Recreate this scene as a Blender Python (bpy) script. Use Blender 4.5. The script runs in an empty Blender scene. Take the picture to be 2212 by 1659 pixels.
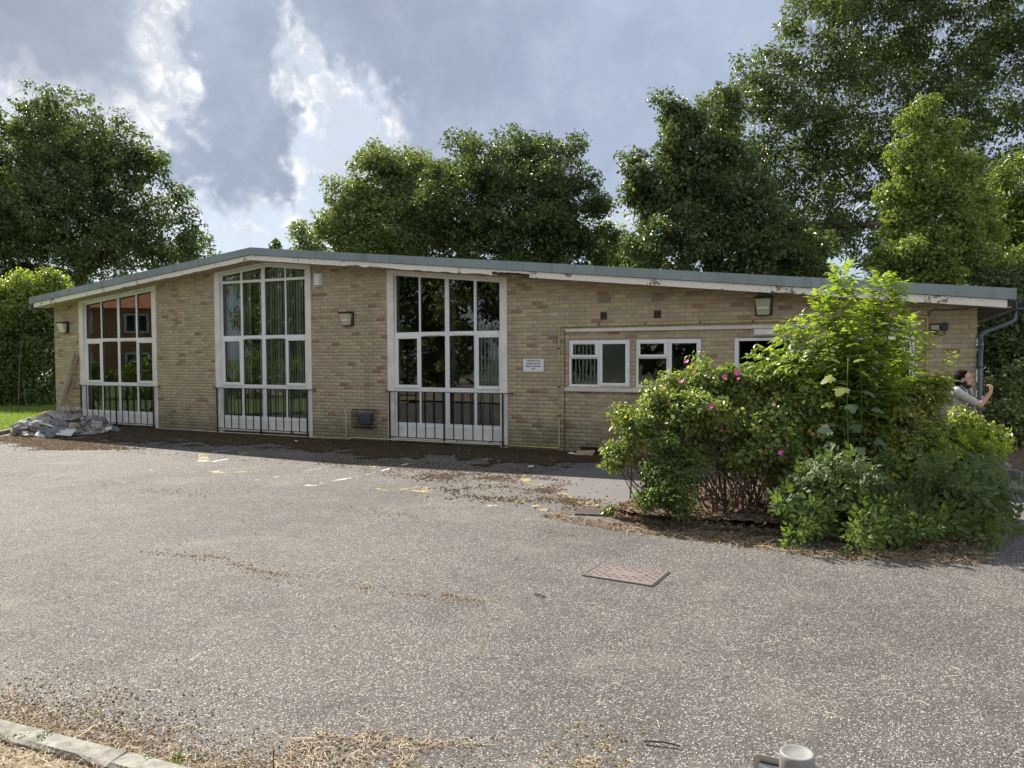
import bpy, math, random
import numpy as np
from mathutils import Vector, Matrix, Euler

R = math.radians
rng = np.random.default_rng(7)
random.seed(7)
SC = bpy.context.scene
COL = SC.collection

# ------------------------------------------------------------------ camera
CAM = np.array([0.0, -13.856, 1.86])
YAW, PITCH, ROLL = 0.452808, 0.0362878, -0.00397903
cy, sy, cp, sp = math.cos(YAW), math.sin(YAW), math.cos(PITCH), math.sin(PITCH)
FWD = np.array([-sy * cp, cy * cp, -sp])
RGT0 = np.array([cy, sy, 0.0])
UP0 = np.cross(RGT0, FWD)
RGT = RGT0 * math.cos(ROLL) + UP0 * math.sin(ROLL)
UPV = -RGT0 * math.sin(ROLL) + UP0 * math.cos(ROLL)
FPX = 1668.37
cam_d = bpy.data.cameras.new('camera')
cam = bpy.data.objects.new('camera', cam_d)
COL.objects.link(cam)
cam_d.sensor_width = 36.0
cam_d.lens = 36.0 * 3041.0865 / 4032.0
cam_d.clip_start = 0.05
cam_d.clip_end = 3000
cam.matrix_world = Matrix(((RGT[0], UPV[0], -FWD[0], CAM[0]), (RGT[1], UPV[1], -FWD[1], CAM[1]),
                           (RGT[2], UPV[2], -FWD[2], CAM[2]), (0, 0, 0, 1)))
SC.camera = cam


def at(px, py, depth):
    return CAM + depth * (FWD + RGT * ((px - 1106.0) / FPX) + UPV * ((829.5 - py) / FPX))


def gr(px, py, z=0.0):
    d = FWD + RGT * ((px - 1106.0) / FPX) + UPV * ((829.5 - py) / FPX)
    t = (z - CAM[2]) / d[2]
    return CAM + d * t


# ------------------------------------------------------------------ light
SUN_A, SUN_B = 1.05, 0.62           # shadow offset per metre of height, along the front and out from it
sun_dir = np.array([-SUN_A, SUN_B, 1.0]); sun_dir /= np.linalg.norm(sun_dir)
SUN_EL = math.asin(sun_dir[2])
SUN_AZ = math.atan2(sun_dir[0], sun_dir[1])
sd = bpy.data.lights.new('sun', 'SUN')
sd.energy = 4.6
sd.angle = R(0.55)
sd.color = (1.0, 0.93, 0.82)
so = bpy.data.objects.new('sun', sd)
COL.objects.link(so)
so.rotation_euler = Vector(-sun_dir).to_track_quat('-Z', 'Y').to_euler()
so.location = (-40, 10, 30)
SC.view_settings.view_transform = 'Standard'
SC.view_settings.look = 'None'
SC.view_settings.gamma = 1.0
SC.view_settings.use_curve_mapping = False
SC.view_settings.exposure = 1.12
try:
    SC.cycles.max_bounces = 7
    SC.cycles.diffuse_bounces = 3
    SC.cycles.glossy_bounces = 3
    SC.cycles.transmission_bounces = 4
    SC.cycles.transparent_max_bounces = 8
    SC.cycles.sample_clamp_indirect = 6.0
    SC.cycles.use_denoising = True
except Exception:
    pass


# ------------------------------------------------------------------ node helper
class NT:
    def __init__(self, tree):
        self.t = tree; self.n = tree.nodes; self.l = tree.links

    def new(self, typ, **kw):
        nd = self.n.new(typ)
        for k, v in kw.items():
            setattr(nd, k, v)
        return nd

    def set(self, sock, v):
        if hasattr(v, 'bl_idname') or hasattr(v, 'is_output'):
            self.l.new(v, sock)
        else:
            if isinstance(v, (tuple, list)) and sock.type == 'RGBA' and len(v) == 3:
                v = (*v, 1.0)
            sock.default_value = v

    def math(self, op, a, b=None, c=None, clamp=False):
        nd = self.new('ShaderNodeMath', operation=op); nd.use_clamp = clamp
        self.set(nd.inputs[0], a)
        if b is not None: self.set(nd.inputs[1], b)
        if c is not None: self.set(nd.inputs[2], c)
        return nd.outputs[0]

    def vmath(self, op, a, b=None, out=0):
        nd = self.new('ShaderNodeVectorMath', operation=op)
        self.set(nd.inputs[0], a)
        if b is not None: self.set(nd.inputs[1], b)
        return nd.outputs[out]

    def noise(self, vec, scale, detail=4, rough=0.55, dist=0.0, dim='3D'):
        nd = self.new('ShaderNodeTexNoise'); nd.noise_dimensions = dim
        if vec is not None: self.set(nd.inputs['Vector'], vec)
        nd.inputs['Scale'].default_value = scale
        nd.inputs['Detail'].default_value = detail
        nd.inputs['Roughness'].default_value = rough
        nd.inputs['Distortion'].default_value = dist
        return nd.outputs['Fac']

    def smooth(self, v, lo, hi, a=0.0, b=1.0):
        nd = self.new('ShaderNodeMapRange'); nd.interpolation_type = 'SMOOTHSTEP'
        self.set(nd.inputs[0], v)
        nd.inputs[1].default_value = lo; nd.inputs[2].default_value = hi
        nd.inputs[3].default_value = a; nd.inputs[4].default_value = b
        return nd.outputs[0]

    def mix(self, fac, a, b, mode='MIX'):
        nd = self.new('ShaderNodeMix'); nd.data_type = 'RGBA'; nd.blend_type = mode
        self.set(nd.inputs[0], fac); self.set(nd.inputs[6], a); self.set(nd.inputs[7], b)
        return nd.outputs[2]

    def ramp(self, v, stops):
        nd = self.new('ShaderNodeValToRGB')
        e = nd.color_ramp.elements
        while len(e) < len(stops): e.new(0.5)
        for i, (p, c) in enumerate(stops):
            e[i].position = p; e[i].color = (*c, 1.0)
        self.set(nd.inputs[0], v)
        return nd.outputs[0]


# ------------------------------------------------------------------ sky
W = bpy.data.worlds.new('World'); SC.world = W; W.use_nodes = True
nt = NT(W.node_tree); nt.n.clear()
wo = nt.new('ShaderNodeOutputWorld'); bg = nt.new('ShaderNodeBackground')
nt.l.new(bg.outputs[0], wo.inputs[0])
sky = nt.new('ShaderNodeTexSky'); sky.sky_type = 'NISHITA'; sky.sun_disc = False
sky.sun_elevation = SUN_EL; sky.sun_rotation = SUN_AZ
sky.air_density = 1.0; sky.dust_density = 1.5; sky.ozone_density = 1.5
tc = nt.new('ShaderNodeTexCoord'); D = tc.outputs['Generated']
sx = nt.new('ShaderNodeSeparateXYZ'); nt.l.new(D, sx.inputs[0])
RH = (cy, sy, 0.0); FH = (-sy, cy, 0.0)
u_ = nt.vmath('DOT_PRODUCT', D, RH, out=1); w_ = nt.vmath('DOT_PRODUCT', D, FH, out=1)
az = nt.math('MULTIPLY', nt.math('ARCTAN2', u_, w_), 57.2958)
el = nt.math('MULTIPLY', nt.math('ARCSINE', sx.outputs[2]), 57.2958)
n_big = nt.math('SUBTRACT', nt.noise(D, 6.0, 6, 0.55), 0.5)
n_mid = nt.math('SUBTRACT', nt.noise(D, 17.0, 7, 0.62, 0.3), 0.5)
n_fin = nt.math('SUBTRACT', nt.noise(D, 42.0, 6, 0.62, 0.5), 0.5)


def warp(off, s1, a1, s2, a2, s3, a3):
    v = nt.vmath('ADD', D, off)
    r_ = None
    for s_, a_ in ((s1, a1), (s2, a2), (s3, a3)):
        k_ = nt.math('MULTIPLY', nt.math('SUBTRACT', nt.noise(v, s_, 3, 0.5), 0.5), a_)
        r_ = k_ if r_ is None else nt.math('ADD', r_, k_)
    return r_


az0, el0 = az, el
az = nt.math('ADD', az, warp((3.1, 0.4, 1.7), 9.0, 6.0, 24.0, 4.2, 62.0, 2.4))
el = nt.math('ADD', el, warp((7.7, 2.2, 5.3), 9.0, 4.5, 24.0, 3.6, 62.0, 2.2))


def boxsdf(a0, a1, e0, e1):
    da = nt.math('SUBTRACT', nt.math('ABSOLUTE', nt.math('SUBTRACT', az, (a0 + a1) / 2)), (a1 - a0) / 2)
    de = nt.math('SUBTRACT', nt.math('ABSOLUTE', nt.math('SUBTRACT', el, (e0 + e1) / 2)), (e1 - e0) / 2)
    return nt.math('MAXIMUM', da, de)


sdA = boxsdf(-64, -24.6, 16.6, 60)
sdB = nt.math('MINIMUM', boxsdf(-22.4, -15.8, 9.8, 58), boxsdf(-24.2, -20.0, 10.6, 15.6))
# right-hand cloud bank: a slanting left edge
slant = nt.math('SUBTRACT', nt.math('ADD', -8.6, nt.math('MULTIPLY', nt.math('MAXIMUM', nt.math('SUBTRACT', el, 17.6), 0.0), -1.55)), az)
sdC = nt.math('MAXIMUM', nt.math('MAXIMUM', slant, nt.math('SUBTRACT', 10.0, el)),
              nt.math('MAXIMUM', nt.math('SUBTRACT', az, 70.0), nt.math('SUBTRACT', el, 62.0)))
# the open sky elsewhere carries the same kind of broken cloud
gen = nt.math('SUBTRACT', 2.0, nt.math('MULTIPLY', nt.math('SUBTRACT', nt.noise(D, 2.3, 5, 0.5), 0.46), 90.0))
out_view = nt.smooth(nt.math('MAXIMUM', nt.math('ABSOLUTE', az0), nt.math('ADD', el0, 12.0)), 42.0, 66.0, 40.0, 0.0)
sdG = nt.math('ADD', gen, out_view)
fA = nt.math('SUBTRACT', nt.math('MULTIPLY', n_mid, 4.0), sdA); fB = nt.math('MULTIPLY', sdB, -1.0); fC = nt.math('SUBTRACT', nt.math('MULTIPLY', n_mid, 3.0), sdC); fG = nt.math('MULTIPLY', sdG, -1.0)
mA = nt.smooth(fA, -1.8, 3.0); mB = nt.smooth(fB, -0.5, 1.1); mC = nt.smooth(fC, -0.8, 2.0); mG = nt.smooth(fG, -2.0, 5.0)
mask = nt.math('MAXIMUM', nt.math('MAXIMUM', mA, mB), nt.math('MAXIMUM', mC, mG))
fmax = nt.math('MAXIMUM', nt.math('MAXIMUM', fA, fB), nt.math('MAXIMUM', fC, fG))
# thin bright cloud veil behind, brightest as ragged rims against the dark cloud
rim = nt.math('MULTIPLY', nt.smooth(fmax, -2.8, -0.1), nt.smooth(nt.math('ADD', n_mid, nt.math('MULTIPLY', n_fin, 1.0)), -0.06, 0.28))
veil = nt.smooth(nt.math('ADD', n_big, nt.math('MULTIPLY', n_mid, 0.9)), -0.24, 0.24, 0.40, 1.0)
low = nt.smooth(el, 5.0, 13.0, 0.30, 1.0)
skyc = nt.vmath('SCALE', sky.outputs[0]); nt.n[-1].inputs[3].default_value = 0.075
EX = 1.0 / (2 ** 0.95)
V = lambda r, g, b: (r * EX, g * EX, b * EX)
blue = nt.mix(0.72, skyc, V(0.42, 0.54, 0.70))
base = nt.mix(nt.math('MULTIPLY', veil, nt.math('MULTIPLY', low, 0.96)), blue, V(0.60, 0.635, 0.685))
base = nt.mix(nt.math('MULTIPLY', rim, 0.95), base, V(1.10, 1.08, 1.07))
dark = nt.mix(nt.smooth(nt.math('ADD', n_big, nt.math('MULTIPLY', n_mid, 0.5)), -0.22, 0.22), V(0.30, 0.352, 0.46), V(0.42, 0.487, 0.615))
dark = nt.mix(nt.smooth(az0, -30.0, -22.0), nt.mix(0.6, dark, V(0.285, 0.325, 0.40)), dark)
dark = nt.mix(nt.smooth(az0, -14.0, 14.0), dark, nt.mix(0.45, dark, V(0.385, 0.465, 0.635)))
# front-lit pale sky behind the viewer, brightened to add fill on the hall front
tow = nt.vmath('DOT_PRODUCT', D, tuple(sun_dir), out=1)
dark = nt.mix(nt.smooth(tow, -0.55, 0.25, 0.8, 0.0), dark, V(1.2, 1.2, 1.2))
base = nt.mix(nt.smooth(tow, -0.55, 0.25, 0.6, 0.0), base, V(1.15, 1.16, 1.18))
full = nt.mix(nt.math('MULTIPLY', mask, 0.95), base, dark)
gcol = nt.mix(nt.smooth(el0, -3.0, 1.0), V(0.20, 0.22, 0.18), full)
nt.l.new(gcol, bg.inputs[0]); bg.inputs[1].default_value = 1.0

# ------------------------------------------------------------------ materials
MATS = {}


def material(name):
    m = bpy.data.materials.new(name); m.use_nodes = True
    t = NT(m.node_tree); t.n.clear()
    o = t.new('ShaderNodeOutputMaterial')
    p = t.new('ShaderNodeBsdfPrincipled'); t.l.new(p.outputs[0], o.inputs[0])
    MATS[name] = m
    return m, t, p, o


def geo_pos(t):
    return t.new('ShaderNodeNewGeometry').outputs['Position']


def bump(t, p, h, strength=0.3, dist=0.01):
    b = t.new('ShaderNodeBump'); b.inputs['Strength'].default_value = strength; b.inputs['Distance'].default_value = dist
    t.set(b.inputs['Height'], h); t.l.new(b.outputs[0], p.inputs['Normal'])


def simple(name, c, rough=0.6, var=0.2, scale=8.0, metal=0.0, spec=0.5, bmp=0.0, c2=None, bscale=None):
    m, t, p, o = material(name)
    pos = geo_pos(t)
    n = t.noise(pos, scale, 5, 0.6)
    if c2 is None:
        c2 = tuple(x * (1 - var) for x in c)
        c = tuple(min(1.0, x * (1 + var * 0.6)) for x in c)
    t.set(p.inputs['Base Color'], t.mix(t.smooth(n, 0.3, 0.7), c2, c))
    p.inputs['Roughness'].default_value = rough
    p.inputs['Metallic'].default_value = metal
    p.inputs['Specular IOR Level'].default_value = spec
    if bmp > 0:
        bump(t, p, t.noise(pos, bscale or scale * 6, 4, 0.6), bmp, 0.01)
    return m


def leaf_mat(name, trans=0.4, rough=0.42, spec=0.45, tint=(1.25, 1.35, 0.55)):
    m, t, p, o = material(name)
    a = t.new('ShaderNodeAttribute'); a.attribute_name = 'col'
    t.l.new(a.outputs['Color'], p.inputs['Base Color'])
    p.inputs['Roughness'].default_value = rough
    p.inputs['Specular IOR Level'].default_value = spec
    tr = t.new('ShaderNodeBsdfTranslucent')
    t.set(tr.inputs[0], t.mix(1.0, a.outputs['Color'], (*tint, 1.0), 'MULTIPLY'))
    mx = t.new('ShaderNodeMixShader'); mx.inputs[0].default_value = trans
    t.l.new(p.outputs[0], mx.inputs[1]); t.l.new(tr.outputs[0], mx.inputs[2]); t.l.new(mx.outputs[0], o.inputs[0])
    return m


def attr_mat(name, rough=0.85, spec=0.3, bmp=0.0, bscale=120.0):
    m, t, p, o = material(name)
    a = t.new('ShaderNodeAttribute'); a.attribute_name = 'col'
    pos = geo_pos(t)
    n = t.noise(pos, bscale, 3, 0.6)
    t.set(p.inputs['Base Color'], t.mix(t.smooth(n, 0.25, 0.75, 0.0, 0.5), a.outputs['Color'], (0.03, 0.025, 0.02), 'MIX') if bmp > 0 else a.outputs['Color'])
    p.inputs['Roughness'].default_value = rough; p.inputs['Specular IOR Level'].default_value = spec
    return m


# asphalt with pale chippings
m, t, p, o = material('asphalt')
pos = geo_pos(t)
vor = t.new('ShaderNodeTexVoronoi'); vor.inputs['Scale'].default_value = 110.0; t.l.new(pos, vor.inputs['Vector'])
sepc = t.new('ShaderNodeSeparateColor'); t.l.new(vor.outputs['Color'], sepc.inputs[0])
chip = t.ramp(sepc.outputs[0], [(0.0, (0.03, 0.0297, 0.030)), (0.32, (0.075, 0.073, 0.072)), (0.58, (0.148, 0.142, 0.136)), (0.75, (0.27, 0.257, 0.24)), (0.89, (0.56, 0.54, 0.50)), (1.0, (0.84, 0.82, 0.77))])
binder = (0.108, 0.096, 0.086)
dist = vor.outputs['Distance']
colr = t.mix(t.smooth(dist, 0.35, 0.62), chip, binder)
big = t.noise(pos, 0.42, 6, 0.62, 0.6)
med = t.noise(pos, 3.2, 5, 0.65)
colr = t.mix(t.smooth(t.math('ADD', t.math('MULTIPLY', big, 0.6), t.math('MULTIPLY', med, 0.4)), 0.42, 0.62, 0.0, 0.75), colr, t.mix(1.0, colr, (0.66, 0.655, 0.66), 'MULTIPLY'))
dust = t.smooth(t.noise(pos, 1.1, 6, 0.65, 0.4), 0.50, 0.74, 0.0, 0.30)
colr = t.mix(dust, colr, (0.30, 0.265, 0.22))
t.set(p.inputs['Base Color'], colr)
p.inputs['Roughness'].default_value = 0.82
p.inputs['Specular IOR Level'].default_value = 0.35
hgt = t.math('ADD', t.math('MULTIPLY', t.smooth(dist, 0.0, 0.6), -1.0), t.math('MULTIPLY', sepc.outputs[1], 0.7))
bump(t, p, hgt, 0.9, 0.006)

m, t, p, o = material('tarmac')
pos = geo_pos(t)
n = t.noise(pos, 160.0, 4, 0.7); n2 = t.noise(pos, 2.0, 5, 0.6)
c = t.mix(t.smooth(n, 0.35, 0.68), (0.085, 0.082, 0.083), (0.17, 0.16, 0.155))
t.set(p.inputs['Base Color'], t.mix(t.smooth(n2, 0.4, 0.7, 0.0, 0.5), c, (0.18, 0.16, 0.14)))
p.inputs['Roughness'].default_value = 0.85
bump(t, p, n, 0.35, 0.004)


def brick_mat(name, source):
    m, t, p, o = material(name)
    pos = geo_pos(t)
    if source == 'OBJ':
        cc = t.new('ShaderNodeObjectInfo').outputs['Color']
    else:
        a = t.new('ShaderNodeAttribute'); a.attribute_name = 'col'; cc = a.outputs['Color']
    n = t.noise(pos, 55.0, 5, 0.65); n2 = t.noise(pos, 9.0, 4, 0.6)
    c = t.mix(t.smooth(n, 0.32, 0.72, 0.0, 0.42), cc, t.mix(1.0, cc, (0.60, 0.56, 0.52), 'MULTIPLY'))
    c = t.mix(t.smooth(n2, 0.5, 0.75, 0.0, 0.30), c, (0.52, 0.46, 0.36))
    sep = t.new('ShaderNodeSeparateXYZ'); t.l.new(pos, sep.inputs[0])
    n3 = t.noise(pos, 1.6, 5, 0.65)
    alg = t.math('MULTIPLY', t.smooth(t.math('SUBTRACT', sep.outputs[2], t.math('MULTIPLY', n3, 1.5)), -0.75, 0.05, 1.0, 0.0), 0.62)
    c = t.mix(alg, c, (0.125, 0.125, 0.065))
    mp = t.new('ShaderNodeMapping'); mp.inputs['Scale'].default_value = (2.2, 1.0, 0.28); t.l.new(pos, mp.inputs[0])
    c = t.mix(t.smooth(t.noise(mp.outputs[0], 1.0, 6, 0.65), 0.52, 0.74, 0.0, 0.42), c, (0.21, 0.18, 0.145))
    t.set(p.inputs['Base Color'], c)
    p.inputs['Roughness'].default_value = 0.9; p.inputs['Specular IOR Level'].default_value = 0.25
    bump(t, p, n, 0.5, 0.004)


brick_mat('brick_single', 'OBJ'); brick_mat('brick_joined', 'ATTR')
m, t, p, o = material('mortar')
pos = geo_pos(t); n = t.noise(pos, 40, 5, 0.7); sep = t.new('ShaderNodeSeparateXYZ'); t.l.new(pos, sep.inputs[0])
c = t.mix(t.smooth(n, 0.3, 0.7), (0.30, 0.26, 0.20), (0.43, 0.37, 0.29))
alg = t.math('MULTIPLY', t.smooth(t.math('SUBTRACT', sep.outputs[2], t.math('MULTIPLY', t.noise(pos, 1.6, 5, 0.65), 1.5)), -0.75, 0.05, 1.0, 0.0), 0.6)
t.set(p.inputs['Base Color'], t.mix(alg, c, (0.10, 0.105, 0.06))); p.inputs['Roughness'].default_value = 0.95

# peeling white paint over weathered timber
m, t, p, o = material('peeling_paint')
pos = geo_pos(t)
n = t.noise(pos, 2.2, 7, 0.72, 0.8); nf = t.noise(pos, 24.0, 5, 0.65)
mp = t.new('ShaderNodeMapping'); mp.inputs['Scale'].default_value = (3.0, 60.0, 60.0); t.l.new(pos, mp.inputs[0])
gr_ = t.noise(mp.outputs[0], 1.0, 4, 0.6)
wood = t.mix(gr_, (0.13, 0.085, 0.06), (0.34, 0.27, 0.21))
white = t.mix(t.smooth(nf, 0.3, 0.75), (0.90, 0.87, 0.81), (0.78, 0.73, 0.66))
pk = t.smooth(t.math('ADD', t.math('MULTIPLY', n, 0.8), t.math('MULTIPLY', nf, 0.2)), 0.565, 0.59)
t.set(p.inputs['Base Color'], t.mix(pk, white, wood)); p.inputs['Roughness'].default_value = 0.6
bump(t, p, t.math('SUBTRACT', t.math('MULTIPLY', gr_, 0.3), pk), 0.5, 0.006)

simple('timber_white', (0.83, 0.80, 0.77), 0.5, 0.13, 3.0, bmp=0.08)
simple('pvc', (0.86, 0.87, 0.88), 0.28, 0.05, 2.0)
simple('gasket', (0.012, 0.012, 0.014), 0.5, 0.1)
m, t, p, o = material('coping_metal')
pos = geo_pos(t); mp = t.new('ShaderNodeMapping'); mp.inputs['Scale'].default_value = (9.0, 1.0, 0.8); t.l.new(pos, mp.inputs[0])
st = t.noise(mp.outputs[0], 1.0, 6, 0.7); n = t.noise(pos, 1.3, 4, 0.6)
c = t.mix(t.smooth(n, 0.3, 0.7), (0.235, 0.285, 0.305), (0.29, 0.345, 0.365))
t.set(p.inputs['Base Color'], t.mix(t.smooth(st, 0.48, 0.72, 0.0, 0.75), c, (0.165, 0.185, 0.18))); p.inputs['Roughness'].default_value = 0.5
simple('felt', (0.10, 0.10, 0.10), 0.9, 0.3, 4.0)
simple('soffit', (0.45, 0.37, 0.28), 0.8, 0.2, 6.0)
simple('rotten_wood', (0.16, 0.085, 0.055), 0.9, 0.5, 30.0, bmp=0.6)
simple('room_wall', (0.30, 0.30, 0.28), 0.9, 0.1)
simple('room_floor', (0.10, 0.085, 0.07), 0.8, 0.1)
simple('blind_fabric', (0.70, 0.74, 0.68), 0.85, 0.10, 5.0)
simple('iron', (0.014, 0.014, 0.016), 0.42, 0.4, 12.0)
simple('pipe_yellow', (0.56, 0.45, 0.20), 0.5, 0.22, 7.0)
simple('pipe_cream', (0.62, 0.56, 0.42), 0.5, 0.2, 5.0)
simple('cable_black', (0.016, 0.015, 0.015), 0.5, 0.2)
simple('cable_pale', (0.60, 0.55, 0.46), 0.5, 0.15)
simple('gutter_grey', (0.095, 0.115, 0.15), 0.42, 0.2, 5.0)
simple('black_plastic', (0.020, 0.019, 0.020), 0.38, 0.3, 12.0)
simple('brown_plastic', (0.048, 0.030, 0.026), 0.5, 0.2, 12.0)
simple('terracotta', (0.33, 0.25, 0.19), 0.9, 0.2, 15.0)
simple('stone_white', (0.70, 0.665, 0.61), 0.65, 0.12, 5.0, bmp=0.1)
simple('sign_white', (0.84, 0.86, 0.90), 0.3, 0.03)
simple('ink', (0.015, 0.022, 0.05), 0.5, 0.0)
simple('lamp_white', (0.80, 0.81, 0.80), 0.3, 0.05)
simple('concrete', (0.28, 0.27, 0.235), 0.92, 0.45, 11.0, bmp=0.5)
simple('concrete_dark', (0.19, 0.18, 0.155), 0.92, 0.35, 8.0, bmp=0.4)
simple('kerb_moss', (0.155, 0.13, 0.095), 0.95, 0.3, 13.0, bmp=0.6, c2=(0.055, 0.048, 0.03))
simple('iron_cover', (0.165, 0.13, 0.118), 0.75, 0.2, 14.0, bmp=0.1)
simple('iron_hole', (0.03, 0.025, 0.023), 0.9, 0.2, 14.0)
simple('soil', (0.125, 0.085, 0.055), 0.95, 0.5, 14.0, bmp=0.8)
simple('ground_earth', (0.085, 0.10, 0.045), 0.95, 0.4, 0.8)
simple('lawn', (0.13, 0.175, 0.045), 0.95, 0.35, 1.4, bmp=0.5, bscale=60)
simple('verge', (0.27, 0.22, 0.155), 0.95, 0.5, 14.0, bmp=0.8, bscale=60)
simple('bark', (0.105, 0.082, 0.060), 0.95, 0.4, 9.0, bmp=0.7, bscale=18)
simple('cane', (0.105, 0.078, 0.052), 0.9, 0.4, 12.0)
simple('cane_green', (0.12, 0.155, 0.05), 0.7, 0.3, 12.0)
simple('post_grey', (0.235, 0.235, 0.228), 0.55, 0.1, 6.0, bmp=0.06)
simple('aluminium', (0.42, 0.42, 0.40), 0.42, 0.1, 5.0, metal=0.65)
simple('steel_shiny', (0.55, 0.57, 0.60), 0.16, 0.1, 5.0, metal=1.0)
simple('rubble_grey', (0.35, 0.34, 0.315), 0.92, 0.28, 12.0, bmp=0.5)
simple('rubble_buff', (0.38, 0.34, 0.275), 0.92, 0.28, 12.0, bmp=0.5)
simple('rubble_dark', (0.21, 0.215, 0.225), 0.9, 0.3, 12.0, bmp=0.5)
simple('rubble_brick', (0.36, 0.24, 0.16), 0.92, 0.3, 12.0, bmp=0.5)
simple('slate_white', (0.66, 0.67, 0.68), 0.7, 0.12, 10.0)
simple('plank_grey', (0.36, 0.34, 0.31), 0.85, 0.25, 18.0)
simple('plank_brown', (0.30, 0.19, 0.12), 0.85, 0.3, 18.0)
simple('cardboard', (0.46, 0.32, 0.20), 0.9, 0.12, 12.0)
simple('blue_plastic', (0.10, 0.36, 0.55), 0.3, 0.2, 30.0)
simple('door_blue', (0.055, 0.08, 0.125), 0.45, 0.15, 5.0)
simple('skin', (0.50, 0.29, 0.22), 0.5, 0.08, 30.0)
simple('shirt', (0.47, 0.45, 0.43), 0.9, 0.12, 22.0, spec=.2, bmp=0.9, bscale=26)
simple('trousers', (0.03, 0.033, 0.042), 0.9, 0.2, 20.0)
simple('hair', (0.012, 0.009, 0.008), 0.85, 0.4, 90.0, spec=0.1, bmp=0.6, bscale=200)
simple('beard', (0.030, 0.017, 0.012), 0.7, 0.4, 120.0, bmp=0.7, bscale=250)
simple('tie', (0.045, 0.04, 0.045), 0.7, 0.2)
simple('lanyard', (0.02, 0.05, 0.045), 0.6, 0.2)
simple('card_gold', (0.50, 0.43, 0.24), 0.5, 0.1)
simple('shoe', (0.012, 0.011, 0.011), 0.35, 0.1)
simple('house_brick', (0.50, 0.27, 0.15), 0.9, 0.25, 3.0)
simple('roof_tile', (0.58, 0.24, 0.13), 0.85, 0.3, 3.0, bmp=0.5, bscale=6)
simple('house_pane', (0.05, 0.06, 0.07), 0.1, 0.1)
simple('palisade_green', (0.30, 0.42, 0.36), 0.5, 0.1)
simple('bag_plastic', (0.55, 0.60, 0.63), 0.35, 0.2, 20.0, bmp=0.4)
simple('bamboo', (0.40, 0.36, 0.20), 0.8, 0.3, 30.0)
m, t, p, o = material('lens')
p.inputs['Base Color'].default_value = (0.62, 0.60, 0.46, 1); p.inputs['Roughness'].default_value = 0.22
p.inputs['Transmission Weight'].default_value = 0.25
m, t, p, o = material('flower_pink')
p.inputs['Base Color'].default_value = (0.80, 0.10, 0.42, 1); p.inputs['Roughness'].default_value = 0.6
m, t, p, o = material('flower_pale')
p.inputs['Base Color'].default_value = (0.80, 0.42, 0.50, 1); p.inputs['Roughness'].default_value = 0.6


def paint_mat(name, c, wear):
    m, t, p, o = material(name)
    pos = geo_pos(t)
    n = t.math('ADD', t.math('MULTIPLY', t.noise(pos, 3.0, 4, 0.6), 0.55), t.math('MULTIPLY', t.noise(pos, 75.0, 3, 0.6), 0.45))
    p.inputs['Base Color'].default_value = (*c, 1); p.inputs['Roughness'].default_value = 0.7
    tr = t.new('ShaderNodeBsdfTransparent'); mx = t.new('ShaderNodeMixShader')
    t.set(mx.inputs[0], t.smooth(n, wear - 0.03, wear + 0.03))
    t.l.new(p.outputs[0], mx.inputs[1]); t.l.new(tr.outputs[0], mx.inputs[2]); t.l.new(mx.outputs[0], o.inputs[0])


paint_mat('paint_white', (0.62, 0.61, 0.585), 0.475)
paint_mat('paint_yellow', (0.50, 0.40, 0.165), 0.475)
paint_mat('paint_yellow_worn', (0.58, 0.45, 0.18), 0.46)


def glass_mat(name, tint, ior, rough=0.0, rain=False):
    m, t, p, o = material(name)
    t.n.remove(p)
    fr = t.new('ShaderNodeFresnel'); fr.inputs[0].default_value = ior
    gl = t.new('ShaderNodeBsdfGlossy'); gl.inputs['Roughness'].default_value = rough
    gl.inputs['Color'].default_value = (0.92, 0.97, 0.98, 1)
    tr = t.new('ShaderNodeBsdfTransparent'); tr.inputs[0].default_value = (*tint, 1)
    mx = t.new('ShaderNodeMixShader')
    pos = geo_pos(t)
    b = t.new('ShaderNodeBump')
    if rain:
        mp = t.new('ShaderNodeMapping'); mp.inputs['Scale'].default_value = (70.0, 1.0, 9.0); t.l.new(pos, mp.inputs[0])
        b.inputs['Strength'].default_value = 0.5; b.inputs['Distance'].default_value = 0.004
        t.set(b.inputs['Height'], t.noise(mp.outputs[0], 1.0, 3, 0.6))
    else:
        b.inputs['Strength'].default_value = 0.012; b.inputs['Distance'].default_value = 0.02
        t.set(b.inputs['Height'], t.noise(pos, 2.6, 2, 0.5))
    t.l.new(b.outputs[0], gl.inputs['Normal'])
    t.l.new(fr.outputs[0], mx.inputs[0]); t.l.new(tr.outputs[0], mx.inputs[1]); t.l.new(gl.outputs[0], mx.inputs[2])
    t.l.new(mx.outputs[0], o.inputs[0])


glass_mat('glass', (0.86, 0.92, 0.90), 2.05)
glass_mat('glass_rain', (0.55, 0.58, 0.55), 2.0, 0.04, True)

leaf_mat('leaf_tree', 0.42, 0.38, 0.5)
leaf_mat('leaf_bush', 0.50, 0.30, 0.6)
leaf_mat('leaf_elder', 0.55, 0.32, 0.5, (1.35, 1.35, 0.45))
leaf_mat('leaf_matt', 0.45, 0.5, 0.35)
leaf_mat('leaf_dry', 0.25, 0.7, 0.3, (1.1, 1.0, 0.8))
attr_mat('moss_mat', 0.95, 0.15)
attr_mat('chip_mat', 0.6, 0.5)
attr_mat('straw_mat', 0.7, 0.3)
M = MATS

# ------------------------------------------------------------------ object helpers
ORIGIN = {}


def finish(o, parent, label=None, cat=None, group=None, kind=None):
    COL.objects.link(o)
    if parent is not None: o.parent = parent
    if label: o['label'] = label
    if cat: o['category'] = cat
    if group: o['group'] = group
    if kind: o['kind'] = kind
    return o


def thing(name, label, cat, base, group=None):
    o = bpy.data.objects.new(name, None)
    o.empty_display_size = 0.2
    o.location = base
    finish(o, None, label, cat, group)
    ORIGIN[o.name] = np.array(base, float)
    return o


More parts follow.
